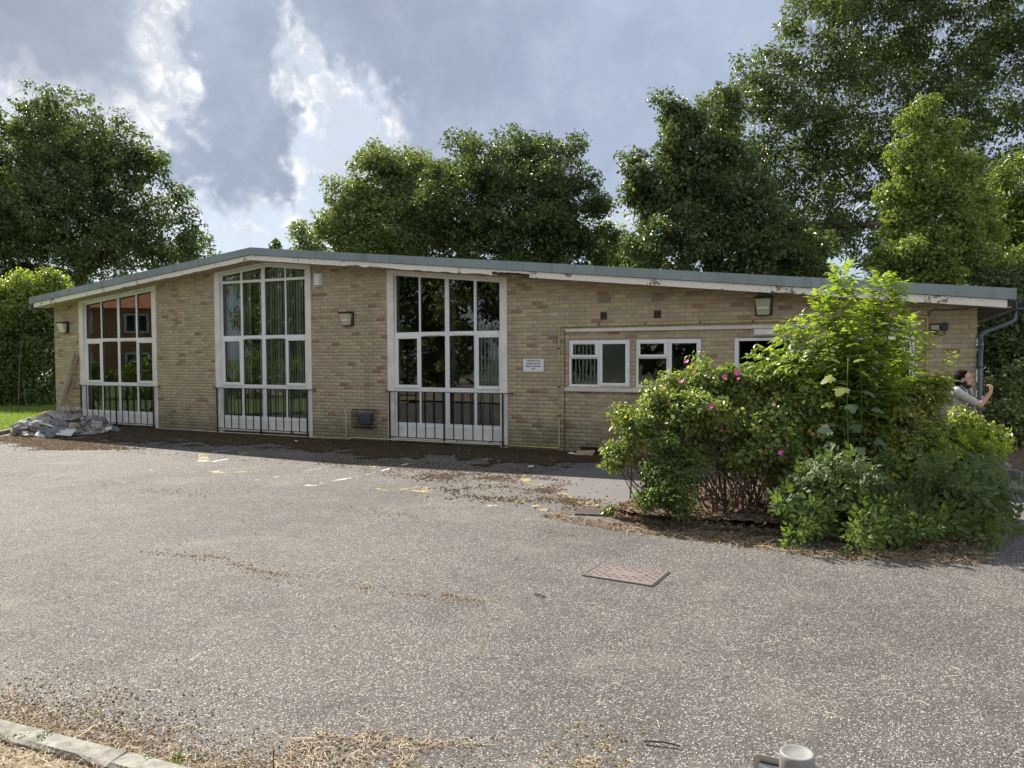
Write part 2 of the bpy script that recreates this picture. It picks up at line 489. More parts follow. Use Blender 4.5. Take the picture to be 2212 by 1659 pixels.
def origin_of(o):
    return ORIGIN.get(o.name, np.zeros(3)) if o is not None else np.zeros(3)


class MB:
    def __init__(self):
        self.v = []; self.f = []; self.s = []

    def add(self, vs, fs, smooth=False):
        k = len(self.v)
        self.v.extend([tuple(map(float, q)) for q in vs])
        for f in fs:
            self.f.append(tuple(k + i for i in f)); self.s.append(smooth)
        return self

    def box(self, x0, x1, y0, y1, z0, z1, ch=0.0, mtx=None):
        if ch <= 0:
            vs = [(x0, y0, z0), (x1, y0, z0), (x1, y1, z0), (x0, y1, z0), (x0, y0, z1), (x1, y0, z1), (x1, y1, z1), (x0, y1, z1)]
            fs = [(0, 3, 2, 1), (4, 5, 6, 7), (0, 1, 5, 4), (1, 2, 6, 5), (2, 3, 7, 6), (3, 0, 4, 7)]
        else:
            c = ch; vs = []; idx = {}
            for ix, (X, sxn) in enumerate(((x0, 1), (x1, -1))):
                for iy, (Y, syn) in enumerate(((y0, 1), (y1, -1))):
                    for iz, (Z, szn) in enumerate(((z0, 1), (z1, -1))):
                        idx[ix, iy, iz, 0] = len(vs); vs.append((X, Y + syn * c, Z + szn * c))
                        idx[ix, iy, iz, 1] = len(vs); vs.append((X + sxn * c, Y, Z + szn * c))
                        idx[ix, iy, iz, 2] = len(vs); vs.append((X + sxn * c, Y + syn * c, Z))
            fs = []
            I = idx
            for a in (0, 1):
                q = [I[a, 0, 0, 0], I[a, 1, 0, 0], I[a, 1, 1, 0], I[a, 0, 1, 0]]; fs.append(q if a else q[::-1])
                q = [I[0, a, 0, 1], I[1, a, 0, 1], I[1, a, 1, 1], I[0, a, 1, 1]]; fs.append(q[::-1] if a else q)
                q = [I[0, 0, a, 2], I[1, 0, a, 2], I[1, 1, a, 2], I[0, 1, a, 2]]; fs.append(q if a else q[::-1])
            for a in (0, 1):
                for b in (0, 1):
                    fs.append([I[0, a, b, 1], I[1, a, b, 1], I[1, a, b, 2], I[0, a, b, 2]])
                    fs.append([I[a, 0, b, 0], I[a, 1, b, 0], I[a, 1, b, 2], I[a, 0, b, 2]])
                    fs.append([I[a, b, 0, 0], I[a, b, 1, 0], I[a, b, 1, 1], I[a, b, 0, 1]])
                    for d in (0, 1):
                        pass
            for a in (0, 1):
                for b in (0, 1):
                    for d in (0, 1):
                        fs.append([I[a, b, d, 0], I[a, b, d, 1], I[a, b, d, 2]])
        if mtx is not None:
            vs = [tuple(mtx @ Vector(q)) for q in vs]
        return self.add(vs, fs)

    def tube(self, pts, r, n=8, cap=True, smooth=True):
        pts = [np.array(q, float) for q in pts]
        rs = r if hasattr(r, '__len__') else [r] * len(pts)
        vs = []; fs = []
        prev = None
        for i, q in enumerate(pts):
            d = pts[min(i + 1, len(pts) - 1)] - pts[max(i - 1, 0)]
            d = d / (np.linalg.norm(d) + 1e-9)
            if prev is None:
                a = np.array([0, 0, 1.0]) if abs(d[2]) < 0.9 else np.array([1.0, 0, 0])
            else:
                a = prev
            s = a - d * np.dot(a, d); s /= np.linalg.norm(s) + 1e-9; prev = s
            b = np.cross(d, s)
            for k in range(n):
                an = 2 * math.pi * k / n
                vs.append(q + rs[i] * (s * math.cos(an) + b * math.sin(an)))
        for i in range(len(pts) - 1):
            for k in range(n):
                fs.append((i * n + k, i * n + (k + 1) % n, (i + 1) * n + (k + 1) % n, (i + 1) * n + k))
        self.add(vs, fs, smooth)
        if cap:
            k0 = len(self.v) - len(vs)
            self.f.append(tuple(k0 + k for k in range(n))[::-1]); self.s.append(False)
            self.f.append(tuple(k0 + (len(pts) - 1) * n + k for k in range(n))); self.s.append(False)
        return self

    def lathe(self, c, prof, n=20, smooth=True, axis=2):
        vs = []; fs = []
        for (r, h) in prof:
            for k in range(n):
                an = 2 * math.pi * k / n
                q = [r * math.cos(an), r * math.sin(an), h]
                if axis == 1: q = [q[0], q[2], q[1]]
                vs.append((c[0] + q[0], c[1] + q[1], c[2] + q[2]))
        for i in range(len(prof) - 1):
            for k in range(n):
                fs.append((i * n + k, i * n + (k + 1) % n, (i + 1) * n + (k + 1) % n, (i + 1) * n + k))
        fs.append(tuple(range(n))[::-1]); fs.append(tuple((len(prof) - 1) * n + k for k in range(n)))
        return self.add(vs, fs, smooth)

    def prism_y(self, poly, y0, y1):
        n = len(poly)
        vs = [(x, y0, z) for x, z in poly] + [(x, y1, z) for x, z in poly]
        fs = [tuple(range(n)), tuple(range(n, 2 * n))[::-1]] + [(i, n + i, n + (i + 1) % n, (i + 1) % n) for i in range(n)]
        return self.add(vs, fs)

    def prism_z(self, poly, z0, z1):
        n = len(poly)
        vs = [(x, y, z0) for x, y in poly] + [(x, y, z1) for x, y in poly]
        fs = [tuple(range(n))[::-1], tuple(range(n, 2 * n))] + [(i, (i + 1) % n, n + (i + 1) % n, n + i) for i in range(n)]
        return self.add(vs, fs)

    def mesh(self, name, mat, org=(0, 0, 0)):
        me = bpy.data.meshes.new(name)
        vv = np.array(self.v, float) - np.array(org, float)
        me.from_pydata(vv.tolist(), [], self.f)
        me.polygons.foreach_set('use_smooth', self.s)
        me.materials.append(M[mat] if isinstance(mat, str) else mat)
        me.update()
        return me

    def build(self, name, mat, parent=None, label=None, cat=None, group=None, kind=None, base=None, part_base=None):
        """parent None: top level mesh with its origin at base."""
        if parent is not None:
            org = origin_of(parent)
            o = bpy.data.objects.new(name, self.mesh(name, mat, org))
            finish(o, parent, label, cat, group, kind)
            ORIGIN[o.name] = org
        else:
            b = np.array(base if base is not None else (0, 0, 0), float)
            o = bpy.data.objects.new(name, self.mesh(name, mat, b))
            o.location = b
            finish(o, None, label, cat, group, kind)
            ORIGIN[o.name] = b
        return o


def np_obj(name, verts, faces, mat, parent=None, cols=None, smooth=False, base=None, **kw):
    org = origin_of(parent) if parent is not None else np.array(base if base is not None else (0, 0, 0), float)
    me = bpy.data.meshes.new(name)
    nv, nf, k = len(verts), len(faces), faces.shape[1]
    me.vertices.add(nv); me.vertices.foreach_set('co', (verts - org).astype(np.float32).ravel())
    me.loops.add(nf * k); me.loops.foreach_set('vertex_index', faces.astype(np.int32).ravel())
    me.polygons.add(nf); me.polygons.foreach_set('loop_start', np.arange(0, nf * k, k, dtype=np.int32))
    try:
        me.polygons.foreach_set('loop_total', np.full(nf, k, dtype=np.int32))
    except Exception:
        pass
    if smooth: me.polygons.foreach_set('use_smooth', np.ones(nf, dtype=bool))
    if cols is not None:
        a = me.color_attributes.new('col', 'FLOAT_COLOR', 'POINT')
        cc = np.ones((nv, 4), np.float32); cc[:, :3] = cols
        a.data.foreach_set('color', cc.ravel())
    me.materials.append(M[mat])
    me.update(calc_edges=True); me.validate()
    o = bpy.data.objects.new(name, me)
    if parent is None: o.location = org
    finish(o, parent, kw.get('label'), kw.get('cat'), kw.get('group'), kw.get('kind'))
    ORIGIN[o.name] = org
    return o


def unit(a):
    return a / (np.linalg.norm(a, axis=-1, keepdims=True) + 1e-9)


def rdir(n, r=rng):
    return unit(r.normal(size=(n, 3)))


def leaf4(P, Dv, N, L, Wd, fold=0.25):
    S = unit(np.cross(N, Dv)); N = unit(np.cross(Dv, S))
    L = L[:, None]; Wd = Wd[:, None]
    mid = P + Dv * L * 0.45
    b = P; tip = P + Dv * L - N * L * 0.12
    l = mid + S * Wd * 0.5 + N * Wd * fold; r = mid - S * Wd * 0.5 + N * Wd * fold
    v = np.stack([b, r, tip, l], 1).reshape(-1, 3)
    k = np.arange(len(P))[:, None] * 4
    f = np.concatenate([k + np.array([[0, 1, 2]]), k + np.array([[0, 2, 3]])], 0)
    return v, f


def leaf8(P, Dv, N, L, Wd, droop=0.25, fold=0.12):
    S = unit(np.cross(N, Dv)); N = unit(np.cross(Dv, S))
    L = L[:, None]; Wd = Wd[:, None]
    m1 = P + Dv * L * 0.34 - N * L * droop * 0.1
    m2 = P + Dv * L * 0.68 - N * L * droop * 0.42
    tp = P + Dv * L * 0.98 - N * L * droop
    l1 = m1 + S * Wd * 0.5 + N * Wd * fold; r1 = m1 - S * Wd * 0.5 + N * Wd * fold
    l2 = m2 + S * Wd * 0.36 + N * Wd * fold; r2 = m2 - S * Wd * 0.36 + N * Wd * fold
    v = np.stack([P, m1, m2, tp, l1, l2, r1, r2], 1).reshape(-1, 3)
    k = np.arange(len(P))[:, None] * 8
    F = [(0, 6, 1), (0, 1, 4), (1, 6, 7), (1, 7, 2), (1, 2, 5), (1, 5, 4), (2, 7, 3), (2, 3, 5)]
    f = np.concatenate([k + np.array([q]) for q in F], 0)
    return v, f


def vnoise(x, y, seed=0):
    """2-d value noise in [0,1]"""
    xi = np.floor(x).astype(np.int64); yi = np.floor(y).astype(np.int64)
    fx = x - xi; fy = y - yi
    fx = fx * fx * (3 - 2 * fx); fy = fy * fy * (3 - 2 * fy)

    def h(a, b):
        n = (a * 374761393 + b * 668265263 + seed * 1442695041) & 0xFFFFFFFF
        n = ((n ^ (n >> 13)) * 1274126177) & 0xFFFFFFFF
        n = n ^ (n >> 16)
        return (n & 0xFFFF) / 65535.0
    return (h(xi, yi) * (1 - fx) + h(xi + 1, yi) * fx) * (1 - fy) + (h(xi, yi + 1) * (1 - fx) + h(xi + 1, yi + 1) * fx) * fy


def fbm(x, y, seed=0, o=4):
    s = 0; a = 0.5; t_ = 0
    for i in range(o):
        s = s + a * vnoise(x * 2 ** i, y * 2 ** i, seed + i * 17); t_ += a; a *= 0.5
    return s / t_


def in_poly(x, y, poly):
    r = np.zeros(np.shape(x), bool); n = len(poly)
    for i in range(n):
        x0, y0 = poly[i]; x1, y1 = poly[(i + 1) % n]
        c = ((y0 > y) != (y1 > y)) & (x < (x1 - x0) * (y - y0) / (y1 - y0 + 1e-12) + x0)
        r ^= c
    return r


# ================================================================== SETTING
def sheet(name, poly, z, mat, **kw):
    mb = MB(); mb.add([(x, y, z) for x, y in poly], [tuple(range(len(poly)))])
    return mb.build(name, mat, **kw)


sheet('ground', [(-400, -400), (400, -400), (400, 400), (-400, 400)], -0.05, 'ground_earth', kind='structure')
KERB_N = [(-40, -11.28), (-4.6, -11.42), (-4.2, -11.42), (-2.4, -11.30), (6, -11.15), (30, -11.0)]
CP = [(-16.2, -6.6), (-17.0, -11.3), (-17.0, -14.5), (12, -14.5), (12, 12), (1.2, 12), (1.2, 0.02), (-20.97, 0.02), (-20.8, -0.5), (-19.2, -2.6)]
car_park = sheet('car_park', CP, 0.0, 'asphalt', kind='structure')
lawn = sheet('lawn', [(-16.2, -6.6), (-19.2, -2.6), (-20.8, -0.5), (-20.97, 0.05), (-20.97, 30), (-70, 30), (-70, -40), (-30, -40), (-17.0, -11.3)], 0.012, 'lawn', kind='structure')
PATCH = [(-5.15, -3.05), (-4.75, -2.35), (-4.2, -1.7), (-3.5, -1.0), (-2.6, -0.35), (-1.1, -0.3), (-1.0, -2.0), (-2.4, -4.2), (-3.1, -4.95), (-3.35, -4.95), (-4.1, -4.15), (-4.7, -3.5)]
sheet('tarmac_patch', PATCH, 0.005, 'tarmac', kind='structure')
ka, kb = gr(-260, 1484, 0.1), gr(640, 1712, 0.1)
kd = kb - ka; kl = np.linalg.norm(kd[:2]); kd = kd / kl
kn = np.array([kd[1], -kd[0], 0.0])
if np.dot(kn[:2], np.array([0, -1.0])) < 0: kn = -kn
_v0 = ka + kn * 0.06 - kd * 30; _v1 = kb + kn * 0.06; _v2 = _v1 + np.array([0.9, -0.55, 0]); _v3 = _v2 + np.array([6.0, -6.0, 0])
verge = sheet('verge', [(_v0[0], -40), (_v0[0], _v0[1]), (_v1[0], _v1[1]), (_v2[0], _v2[1]), (_v3[0], _v3[1]), (_v3[0], -40)][::-1], 0.07, 'verge', kind='structure')

# near kerb (concrete edging, ten visible pixels wide)
nst = 3
for i in range(nst):
    m_ = MB()
    a = ka + kd * (kl * i / nst + 0.004); b = ka + kd * (kl * (i + 1) / nst - 0.004)
    N_ = 9
    prof = [(0.0, -0.06), (0.0, 0.088), (0.012, 0.101), (0.105, 0.098), (0.122, 0.086), (0.122, -0.06)]
    vs = []; fs = []
    for j in range(N_ + 1):
        q = a + (b - a) * j / N_
        for k, (o_, h_) in enumerate(prof):
            w = 0.004 * math.sin(7.3 * j + 3 * k + i * 5) if 0 < k < 5 else 0
            vs.append((q[0] + kn[0] * (o_ + w), q[1] + kn[1] * (o_ + w), h_ + w * 0.7))
    for j in range(N_):
        for k in range(len(prof) - 1):
            fs.append((j * 6 + k, j * 6 + k + 1, (j + 1) * 6 + k + 1, (j + 1) * 6 + k))
    fs.append(tuple(range(6))); fs.append(tuple(N_ * 6 + k for k in range(6))[::-1])
    m_.add(vs, fs)
    m_.build('kerb_stone', 'concrete', verge)

# lawn edging at the far left
lp = [(-17.0, -5.5), (-18.1, -4.05), (-19.2, -2.6), (-20.0, -1.55), (-20.8, -0.5)]
for i in range(len(lp) - 1):
    a = np.array(lp[i]); b = np.array(lp[i + 1]); d = (b - a) / np.linalg.norm(b - a); n_ = np.array([-d[1], d[0]])
    if n_[0] > 0: n_ = -n_
    a = a + d * 0.008; b = b - d * 0.008
    MB().prism_z([tuple(a), tuple(b), tuple(b + n_ * 0.10), tuple(a + n_ * 0.10)][::1], -0.03, 0.09).build('edging_stone', 'concrete_dark', lawn)

# raised planting bed with kerb
BED = [(-2.86, -5.22), (-2.76, -5.48), (-2.45, -5.62), (-1.8, -5.60), (-0.7, -5.57), (0.3, -5.55), (0.95, -5.3), (1.1, -4.6), (1.0, -3.0), (0.6, -2.4), (-1.0, -2.3), (-2.1, -3.0), (-2.5, -4.0), (-2.8, -4.7)]
gx, gy = np.meshgrid(np.arange(-3.3, 1.2, 0.07), np.arange(-5.7, -2.2, 0.07), indexing='ij')
cen = np.array([-1.0, -4.1])
_bc = np.mean(np.array(BED), 0)
inside = in_poly(gx, gy, [tuple(_bc + (np.array(q_) - _bc) * 1.025) for q_ in BED])
zz = 0.045 + 0.09 * fbm(gx * 2.2, gy * 2.2, 3) + 0.03 * vnoise(gx * 14, gy * 14, 5)
idx = -np.ones(gx.shape, int); vs = []
ii, jj = np.nonzero(inside)
idx[ii, jj] = np.arange(len(ii)); vs = np.stack([gx[ii, jj], gy[ii, jj], zz[ii, jj]], 1)
qs = []
for i in range(gx.shape[0] - 1):
    for j in range(gx.shape[1] - 1):
        q = (idx[i, j], idx[i + 1, j], idx[i + 1, j + 1], idx[i, j + 1])
        if min(q) >= 0: qs.append(q)
bed = np_obj('planting_bed', vs, np.array(qs), 'soil', kind='structure', smooth=True)
bk = BED[:8]
segs = []
for i in range(len(bk) - 1):
    a = np.array(bk[i]); b = np.array(bk[i + 1]); L_ = np.linalg.norm(b - a); k = max(1, round(L_ / 0.9))
    for j in range(k): segs.append((a + (b - a) * j / k, a + (b - a) * (j + 1) / k))
for a, b in segs:
    d = (b - a) / np.linalg.norm(b - a); n_ = np.array([-d[1], d[0]])
    a2, b2 = a + d * 0.003, b - d * 0.003
    m_ = MB(); tilt = random.uniform(-0.008, 0.008)
    prof = [(0, -0.05), (0.012, 0.048), (0.026, 0.060), (0.10, 0.062), (0.12, 0.05), (0.12, -0.05)]
    vs = []
    for q in (a2, b2):
        for o_, h_ in prof: vs.append((q[0] + n_[0] * (o_ - .03), q[1] + n_[1] * (o_ - .03), h_ + tilt))
    fs = [(k, k + 1, 6 + k + 1, 6 + k) for k in range(5)] + [tuple(range(6)), tuple(range(6, 12))[::-1]]
    m_.add(vs, fs).build('kerb_stone', 'kerb_moss', bed)

# paved corner at the right: concrete kerb blocks round a mulch bed
mul = sheet('mulch_bed', [(1.32, 0.0), (1.75, -0.38), (3.2, 0.5), (6, 3), (6, 14), (1.35, 14)], 0.07, 'soil', kind='structure')
for (a, b) in (((1.30, -0.06), (1.80, -0.44)), ((1.81, -0.42), (2.35, -0.02)), ((2.36, -0.01), (2.95, 0.42))):
    a = np.array(a); b = np.array(b); d = (b - a) / np.linalg.norm(b - a); n_ = np.array([-d[1], d[0]])
    m_ = MB(); mt = Matrix(((d[0], n_[0], 0, a[0]), (d[1], n_[1], 0, a[1]), (0, 0, 1, 0), (0, 0, 0, 1)))
    m_.box(0.004, np.linalg.norm(b - a) - 0.004, -0.02, 0.13, -0.03, 0.135, 0.012, mt).build('kerb_block', 'concrete_dark', mul)
m_ = MB().box(1.33, 1.72, 0.12, 0.50, 0.0, 0.16, 0.012); m_.build('gully_surround', 'concrete', mul)
MB().box(1.40, 1.65, 0.18, 0.44, 0.14, 0.165).build('gully_mouth', 'iron_hole', mul)
sheet('flagstone', [(1.15, -1.2), (1.75, -1.5), (1.95, -0.75), (1.35, -0.4)], 0.008, 'concrete_dark', kind='structure')


# ---- worn paint on the car park
def stroke(pts, w, mat, z=0.004, jag=0.35, name='painted_line'):
    """pts are picture points on the ground; w in metres"""
    P = [gr(*q)[:2] for q in pts]
    m_ = MB(); vs = []; fs = []
    Q = []
    for i in range(len(P) - 1):
        n = max(2, int(np.linalg.norm(P[i + 1] - P[i]) / 0.12))
        for j in range(n): Q.append(P[i] + (P[i + 1] - P[i]) * j / n)
    Q.append(P[-1])
    for i, q in enumerate(Q):
        d = Q[min(i + 1, len(Q) - 1)] - Q[max(i - 1, 0)]; d = d / (np.linalg.norm(d) + 1e-9); n_ = np.array([-d[1], d[0]])
        a = w * 0.5 * (1 + jag * (random.random() - 0.5) * 2); b = w * 0.5 * (1 + jag * (random.random() - 0.5) * 2)
        vs += [(*(q + n_ * a), z), (*(q - n_ * b), z)]
    for i in range(len(Q) - 1): fs.append((2 * i, 2 * i + 1, 2 * i + 3, 2 * i + 2))
    m_.add(vs, fs).build(name, mat, car_park)


K2 = 2212 / 4032


def cq(x, y, ox=600, oy=1700, s=2212 / 1100):      # crop reading -> picture units
    return ((ox + x / s) * K2, (oy + y / s) * K2)


stroke([cq(2150, 220), cq(1880, 292)], 0.075, 'paint_white')
stroke([cq(1875, 294), cq(1740, 328), cq(1600, 360), cq(1450, 388), cq(1330, 412)], 0.075, 'paint_white')
stroke([cq(1310, 428), cq(1215, 424)], 0.12, 'paint_white')
stroke([cq(1420, 272), cq(1200, 316)], 0.075, 'paint_white')
stroke([cq(1000, 354), cq(900, 374), cq(805, 384)], 0.08, 'paint_white')
stroke([cq(1100, 410), cq(1000, 405)], 0.07, 'paint_white')
stroke([cq(215, 284), cq(115, 294)], 0.09, 'paint_white'); stroke([cq(55, 302), cq(-20, 306)], 0.09, 'paint_white')
stroke([cq(690, 134), cq(480, 162)], 0.07, 'paint_white'); stroke([cq(630, 212), cq(470, 240)], 0.07, 'paint_white')
stroke([cq(405, 176), cq(400, 246)], 0.22, 'paint_yellow'); stroke([cq(700, 150), cq(725, 188)], 0.16, 'paint_yellow')
stroke([cq(790, 284), cq(640, 292), cq(520, 302), cq(475, 314), cq(560, 326), cq(750, 318)], 0.12, 'paint_yellow')
stroke([cq(780, 286), cq(680, 296)], 0.2, 'paint_yellow')
for q in ((1690, 238), (1718, 258), (1748, 276), (1752, 292), (2000, 210), (2040, 226)):
    stroke([cq(q[0] - 14, q[1] - 3), cq(q[0] + 16, q[1] + 4)], 0.16, 'paint_yellow')
stroke([cq(1780, 448), cq(1860, 462), cq(2040, 455), cq(2110, 448)], 0.10, 'paint_yellow')
stroke([cq(2070, 440), cq(2140, 446), cq(2100, 466), cq(2190, 478), cq(2240, 476)], 0.17, 'paint_yellow')
stroke([cq(1850, 424), cq(1910, 422)], 0.08, 'paint_yellow')
c5 = lambda x, y: cq(x, y, 1600, 1750, 2.212)
for a, b, w in (((985, 300), (1070, 328), .15), ((1085, 336), (1145, 362), .15), ((1200, 378), (1230, 392), .12), ((1340, 432), (1385, 444), .13), ((1520, 500), (1600, 520), .16), ((1600, 526), (1680, 545), .16), ((1400, 455), (1490, 480), .08)):
    stroke([c5(*a), c5(*b)], w, 'paint_yellow', z=0.009)
for a, b in (((735, 395), (785, 420)), ((975, 492), (1045, 505)), ((1190, 566), (1230, 576)), ((1420, 440), (1460, 452)), ((1100, 535), (1130, 540))):
    stroke([c5(*a), c5(*b)], 0.14, 'paint_yellow')
for a, b in (((340, 490), (440, 488)), ((710, 540), (780, 532)), ((190, 478), (300, 472)), ((870, 322), (935, 312)), ((1290, 616), (1335, 618)), ((1430, 628), (1490, 630))):
    stroke([c5(*a), c5(*b)], 0.10, 'paint_white')
stroke([c5(1940, 230), c5(2080, 268)], 0.11, 'paint_yellow_worn', z=0.009)

# ================================================================== BUILDING
XL, XR, RIDGE, OV = -20.97, 1.23, -13.18, 0.45
DEP = 9.5
TOP = lambda x: 4.37 - 0.1046 * abs(x - RIDGE)
SOF = lambda x: TOP(x) - 0.285
hall = thing('brick_hall', 'long single-storey buff brick hall with low-pitched roof and three tall windows', 'building', (-9.9, 4.0, 0))

WINS = [(-19.9, -16.87), (-14.82, -11.82), (-9.73, -6.84)]
OPEN = [(a, b, -0.1, 6.0) for a, b in WINS] + [(-5.53, -4.31, 1.25, 2.16), (-4.20, -2.99, 1.25, 2.16), (-2.42, -1.42, 0.0, 2.16), (-0.82, 0.39, 1.25, 2.16)]
# mortar body, cut round the openings
wm = MB()
xs = sorted({XL, XR, RIDGE} | {v for o_ in OPEN for v in o_[:2]})
for x0, x1 in zip(xs[:-1], xs[1:]):
    xm = (x0 + x1) / 2
    ops = sorted([(o_[2], o_[3]) for o_ in OPEN if o_[0] <= xm <= o_[1]])
    z = -0.2; spans = []
    for a, b in ops:
        if a > z: spans.append((z, a))
        z = b
    if z < 5: spans.append((z, None))
    for a, b in spans:
        t0, t1 = (SOF(x0) + 0.1, SOF(x1) + 0.1) if b is None else (b, b)
        wm.prism_y([(x0, a), (x1, a), (x1, t1), (x0, t0)], 0.007, 0.27)
# side and rear walls
wm.prism_y([(XL, -0.2), (XR, -0.2), (XR, SOF(XR) + .1), (RIDGE, SOF(RIDGE) + .1), (XL, SOF(XL) + .1)], DEP - 0.25, DEP)
wm.box(XL, XL + 0.25, 0.27, DEP - 0.25, -0.2, SOF(XL)); wm.box(XR - 0.25, XR, 0.27, DEP - 0.25, -0.2, SOF(XR))
wall = wm.build('wall', 'mortar', hall)

# bricks
PAL = [((0.52, 0.43, 0.29), 42), ((0.485, 0.415, 0.305), 30), ((0.56, 0.48, 0.32), 12), ((0.47, 0.355, 0.26), 11), ((0.38, 0.225, 0.15), 3), ((0.32, 0.235, 0.175), 2)]
pc = np.array([c for c, w in PAL]); pw = np.array([w for c, w in PAL], float); pw /= pw.sum()


def brick_col():
    i = rng.choice(len(PAL), p=pw)
    return pc[i] * rng.uniform(0.86, 1.10) * np.array([1, rng.uniform(0.96, 1.04), rng.uniform(0.92, 1.08)])


HOLES = [(-4.92, -4.69, 2.85, 3.0), (-3.90, -3.67, 2.85, 3.0), (-4.90, -4.67, 0.18, 0.315)]
bricks = []
for ci in range(-1, 56):
    z0 = ci * 0.075; z1 = z0 + 0.075; zc = (z0 + z1) / 2
    off = 0.0 if ci % 2 else 0.1125
    ivs = [(XL, XR)]
    for o_ in OPEN + HOLES:
        if o_[2] < zc < o_[3]:
            nv = []
            for a, b in ivs:
                if o_[1] <= a or o_[0] >= b: nv.append((a, b)); continue
                if o_[0] > a: nv.append((a, o_[0]))
                if o_[1] < b: nv.append((o_[1], b))
            ivs = nv
    for a, b in ivs:
        k = math.floor((a - XR - off) / 0.225) - 1
        while True:
            bx0 = XR + off + k * 0.225; bx1 = bx0 + 0.225; k += 1
            if bx0 >= b: break
            c0, c1 = max(bx0, a), min(bx1, b)
            if c1 - c0 < 0.045: continue
            if SOF((c0 + c1) / 2) < z0 + 0.01: continue
            bricks.append((c0 + 0.005, c1 - 0.005, z0 + 0.005, z1 - 0.005))
B = np.array(bricks)


def brick_px(b):
    d = np.array([(b[0] + b[1]) / 2, 0, (b[2] + b[3]) / 2]) - CAM
    return (b[1] - b[0]) * (b[3] - b[2]) / np.dot(d, FWD) ** 2


score = np.array([brick_px(b) for b in B])
xm = (B[:, 0] + B[:, 1]) / 2; zm = (B[:, 2] + B[:, 3]) / 2
hid = ((xm > -3.4) & (zm < 1.55)) | ((xm > -1.6) & (xm < 0.2) & (zm < 2.75)) | (zm > np.array([SOF(x) for x in xm]) - 0.28) | ((xm > 0.3) & (zm < 1.4))
score[hid] *= 0.05
order = np.argsort(-score)
single = set(order[:300].tolist())


def brick_geo(x0, x1, z0, z1, y0=0.0, y1=0.03, c=0.004):
    return ([(x0 + c, y0, z0 + c), (x1 - c, y0, z0 + c), (x1 - c, y0, z1 - c), (x0 + c, y0, z1 - c),
             (x0, y0 + c, z0), (x1, y0 + c, z0), (x1, y0 + c, z1), (x0, y0 + c, z1), (x0, y1, z0), (x1, y1, z0), (x1, y1, z1), (x0, y1, z1)],
            [(0, 1, 2, 3), (0, 4, 5, 1), (1, 5, 6, 2), (2, 6, 7, 3), (3, 7, 4, 0), (4, 8, 9, 5), (5, 9, 10, 6), (6, 10, 11, 7), (7, 11, 8, 4)])


shared = {}
jv = []; jf = []; jc = []
for i, b in enumerate(B):
    col = brick_col()
    dy = rng.uniform(-0.0018, 0.0018)
    if i in single:
        w = round(b[1] - b[0], 3)
        if w not in shared:
            v, f = brick_geo(-w / 2, w / 2, -0.0325, 0.0325)
            shared[w] = MB().add(v, f).mesh('brick', 'brick_single')
        o = bpy.data.objects.new('brick', shared[w])
        o.location = np.array([(b[0] + b[1]) / 2, dy, (b[2] + b[3]) / 2]) - origin_of(hall)
        o.rotation_euler = (0, rng.uniform(-0.006, 0.006), rng.uniform(-0.004, 0.004))
        o.color = (*col, 1)
        finish(o, wall)
    else:
        v, f = brick_geo(*b, y0=dy)
        k = len(jv); jv.extend(v); jf.extend([tuple(k + q for q in ff) for ff in f]); jc.extend([col] * 12)
np_obj('brick_courses', np.array(jv), np.array(jf), 'brick_joined', wall, cols=np.array(jc), kind='stuff')
ev, ef, ec = [], [], []
for ci in range(0, 36):
    k_ = 0
    y_ = 0.115 if ci % 2 else 0.228
    while y_ < DEP - .23:
        v, f = brick_geo(y_ + .005, y_ + .22, ci * .075 + .005, ci * .075 + .07, 0.0, .02)
        if ci * .075 < SOF(XR) - .02:
            k = len(ev); ev.extend([(XR + .014 - q[1], q[0], q[2]) for q in v]); ef.extend([tuple(k + q for q in ff)[::-1] for ff in f]); ec.extend([brick_col()] * 12)
        y_ += .225
np_obj('end_brick_courses', np.array(ev), np.array(ef), 'brick_joined', wall, cols=np.array(ec), kind='stuff')
for (a, b, z0, z1), tone in zip(HOLES, range(3)):
    ab = MB(); ab.box(a + .004, b - .004, 0.012, 0.05, z0, z1)
    for i in range(9):
        x = a + .004 + (b - a - .008) * i / 8
        ab.box(x - .0045, x + .0045, -0.002, 0.012, z0, z1)
    for i in range(5):
        z = z0 + (z1 - z0) * i / 4
        ab.box(a + .004, b - .004, -0.0035, 0.012, z - .005, z + .005)
    ab.build('air_brick', 'terracotta', wall)

# floor slab plinth line and room behind the glass
room = MB()
room.box(XL + .26, XR - .26, 0.28, DEP - .26, 0.0, 0.02)
room.build('floor', 'room_floor', hall)
rw = MB()
rw.box(XL + .26, XR - .26, 6.0, 6.08, 0.021, 2.6)
rw.box(-6.0, -5.92, 0.28, 6.0, 0.021, 2.6)
rw.box(-2.75, -2.70, 0.28, 6.0, 0.021, 2.6); rw.box(-1.1, -1.05, 0.28, 6.0, 0.021, 2.6)
rw.build('partition', 'room_wall', hall)

# roof
rf = MB()
for a, b in ((XL - 0.32, RIDGE), (RIDGE, XR + 0.44)):
    rf.prism_y([(a, SOF(a) + 0.02), (b, SOF(b) + 0.02), (b, TOP(b) - 0.02), (a, TOP(a) - 0.02)], -OV + 0.07, DEP + 0.4)
roof = rf.build('roof', 'felt', hall)
sf = MB()
for a, b in ((XL - 0.28, RIDGE), (RIDGE, XR + 0.40)):
    sf.prism_y([(a, SOF(a) + 0.005), (b, SOF(b) + 0.005), (b, SOF(b) + 0.019), (a, SOF(a) + 0.019)], -OV + 0.04, 0.0)
sf.build('soffit', 'soffit', roof)
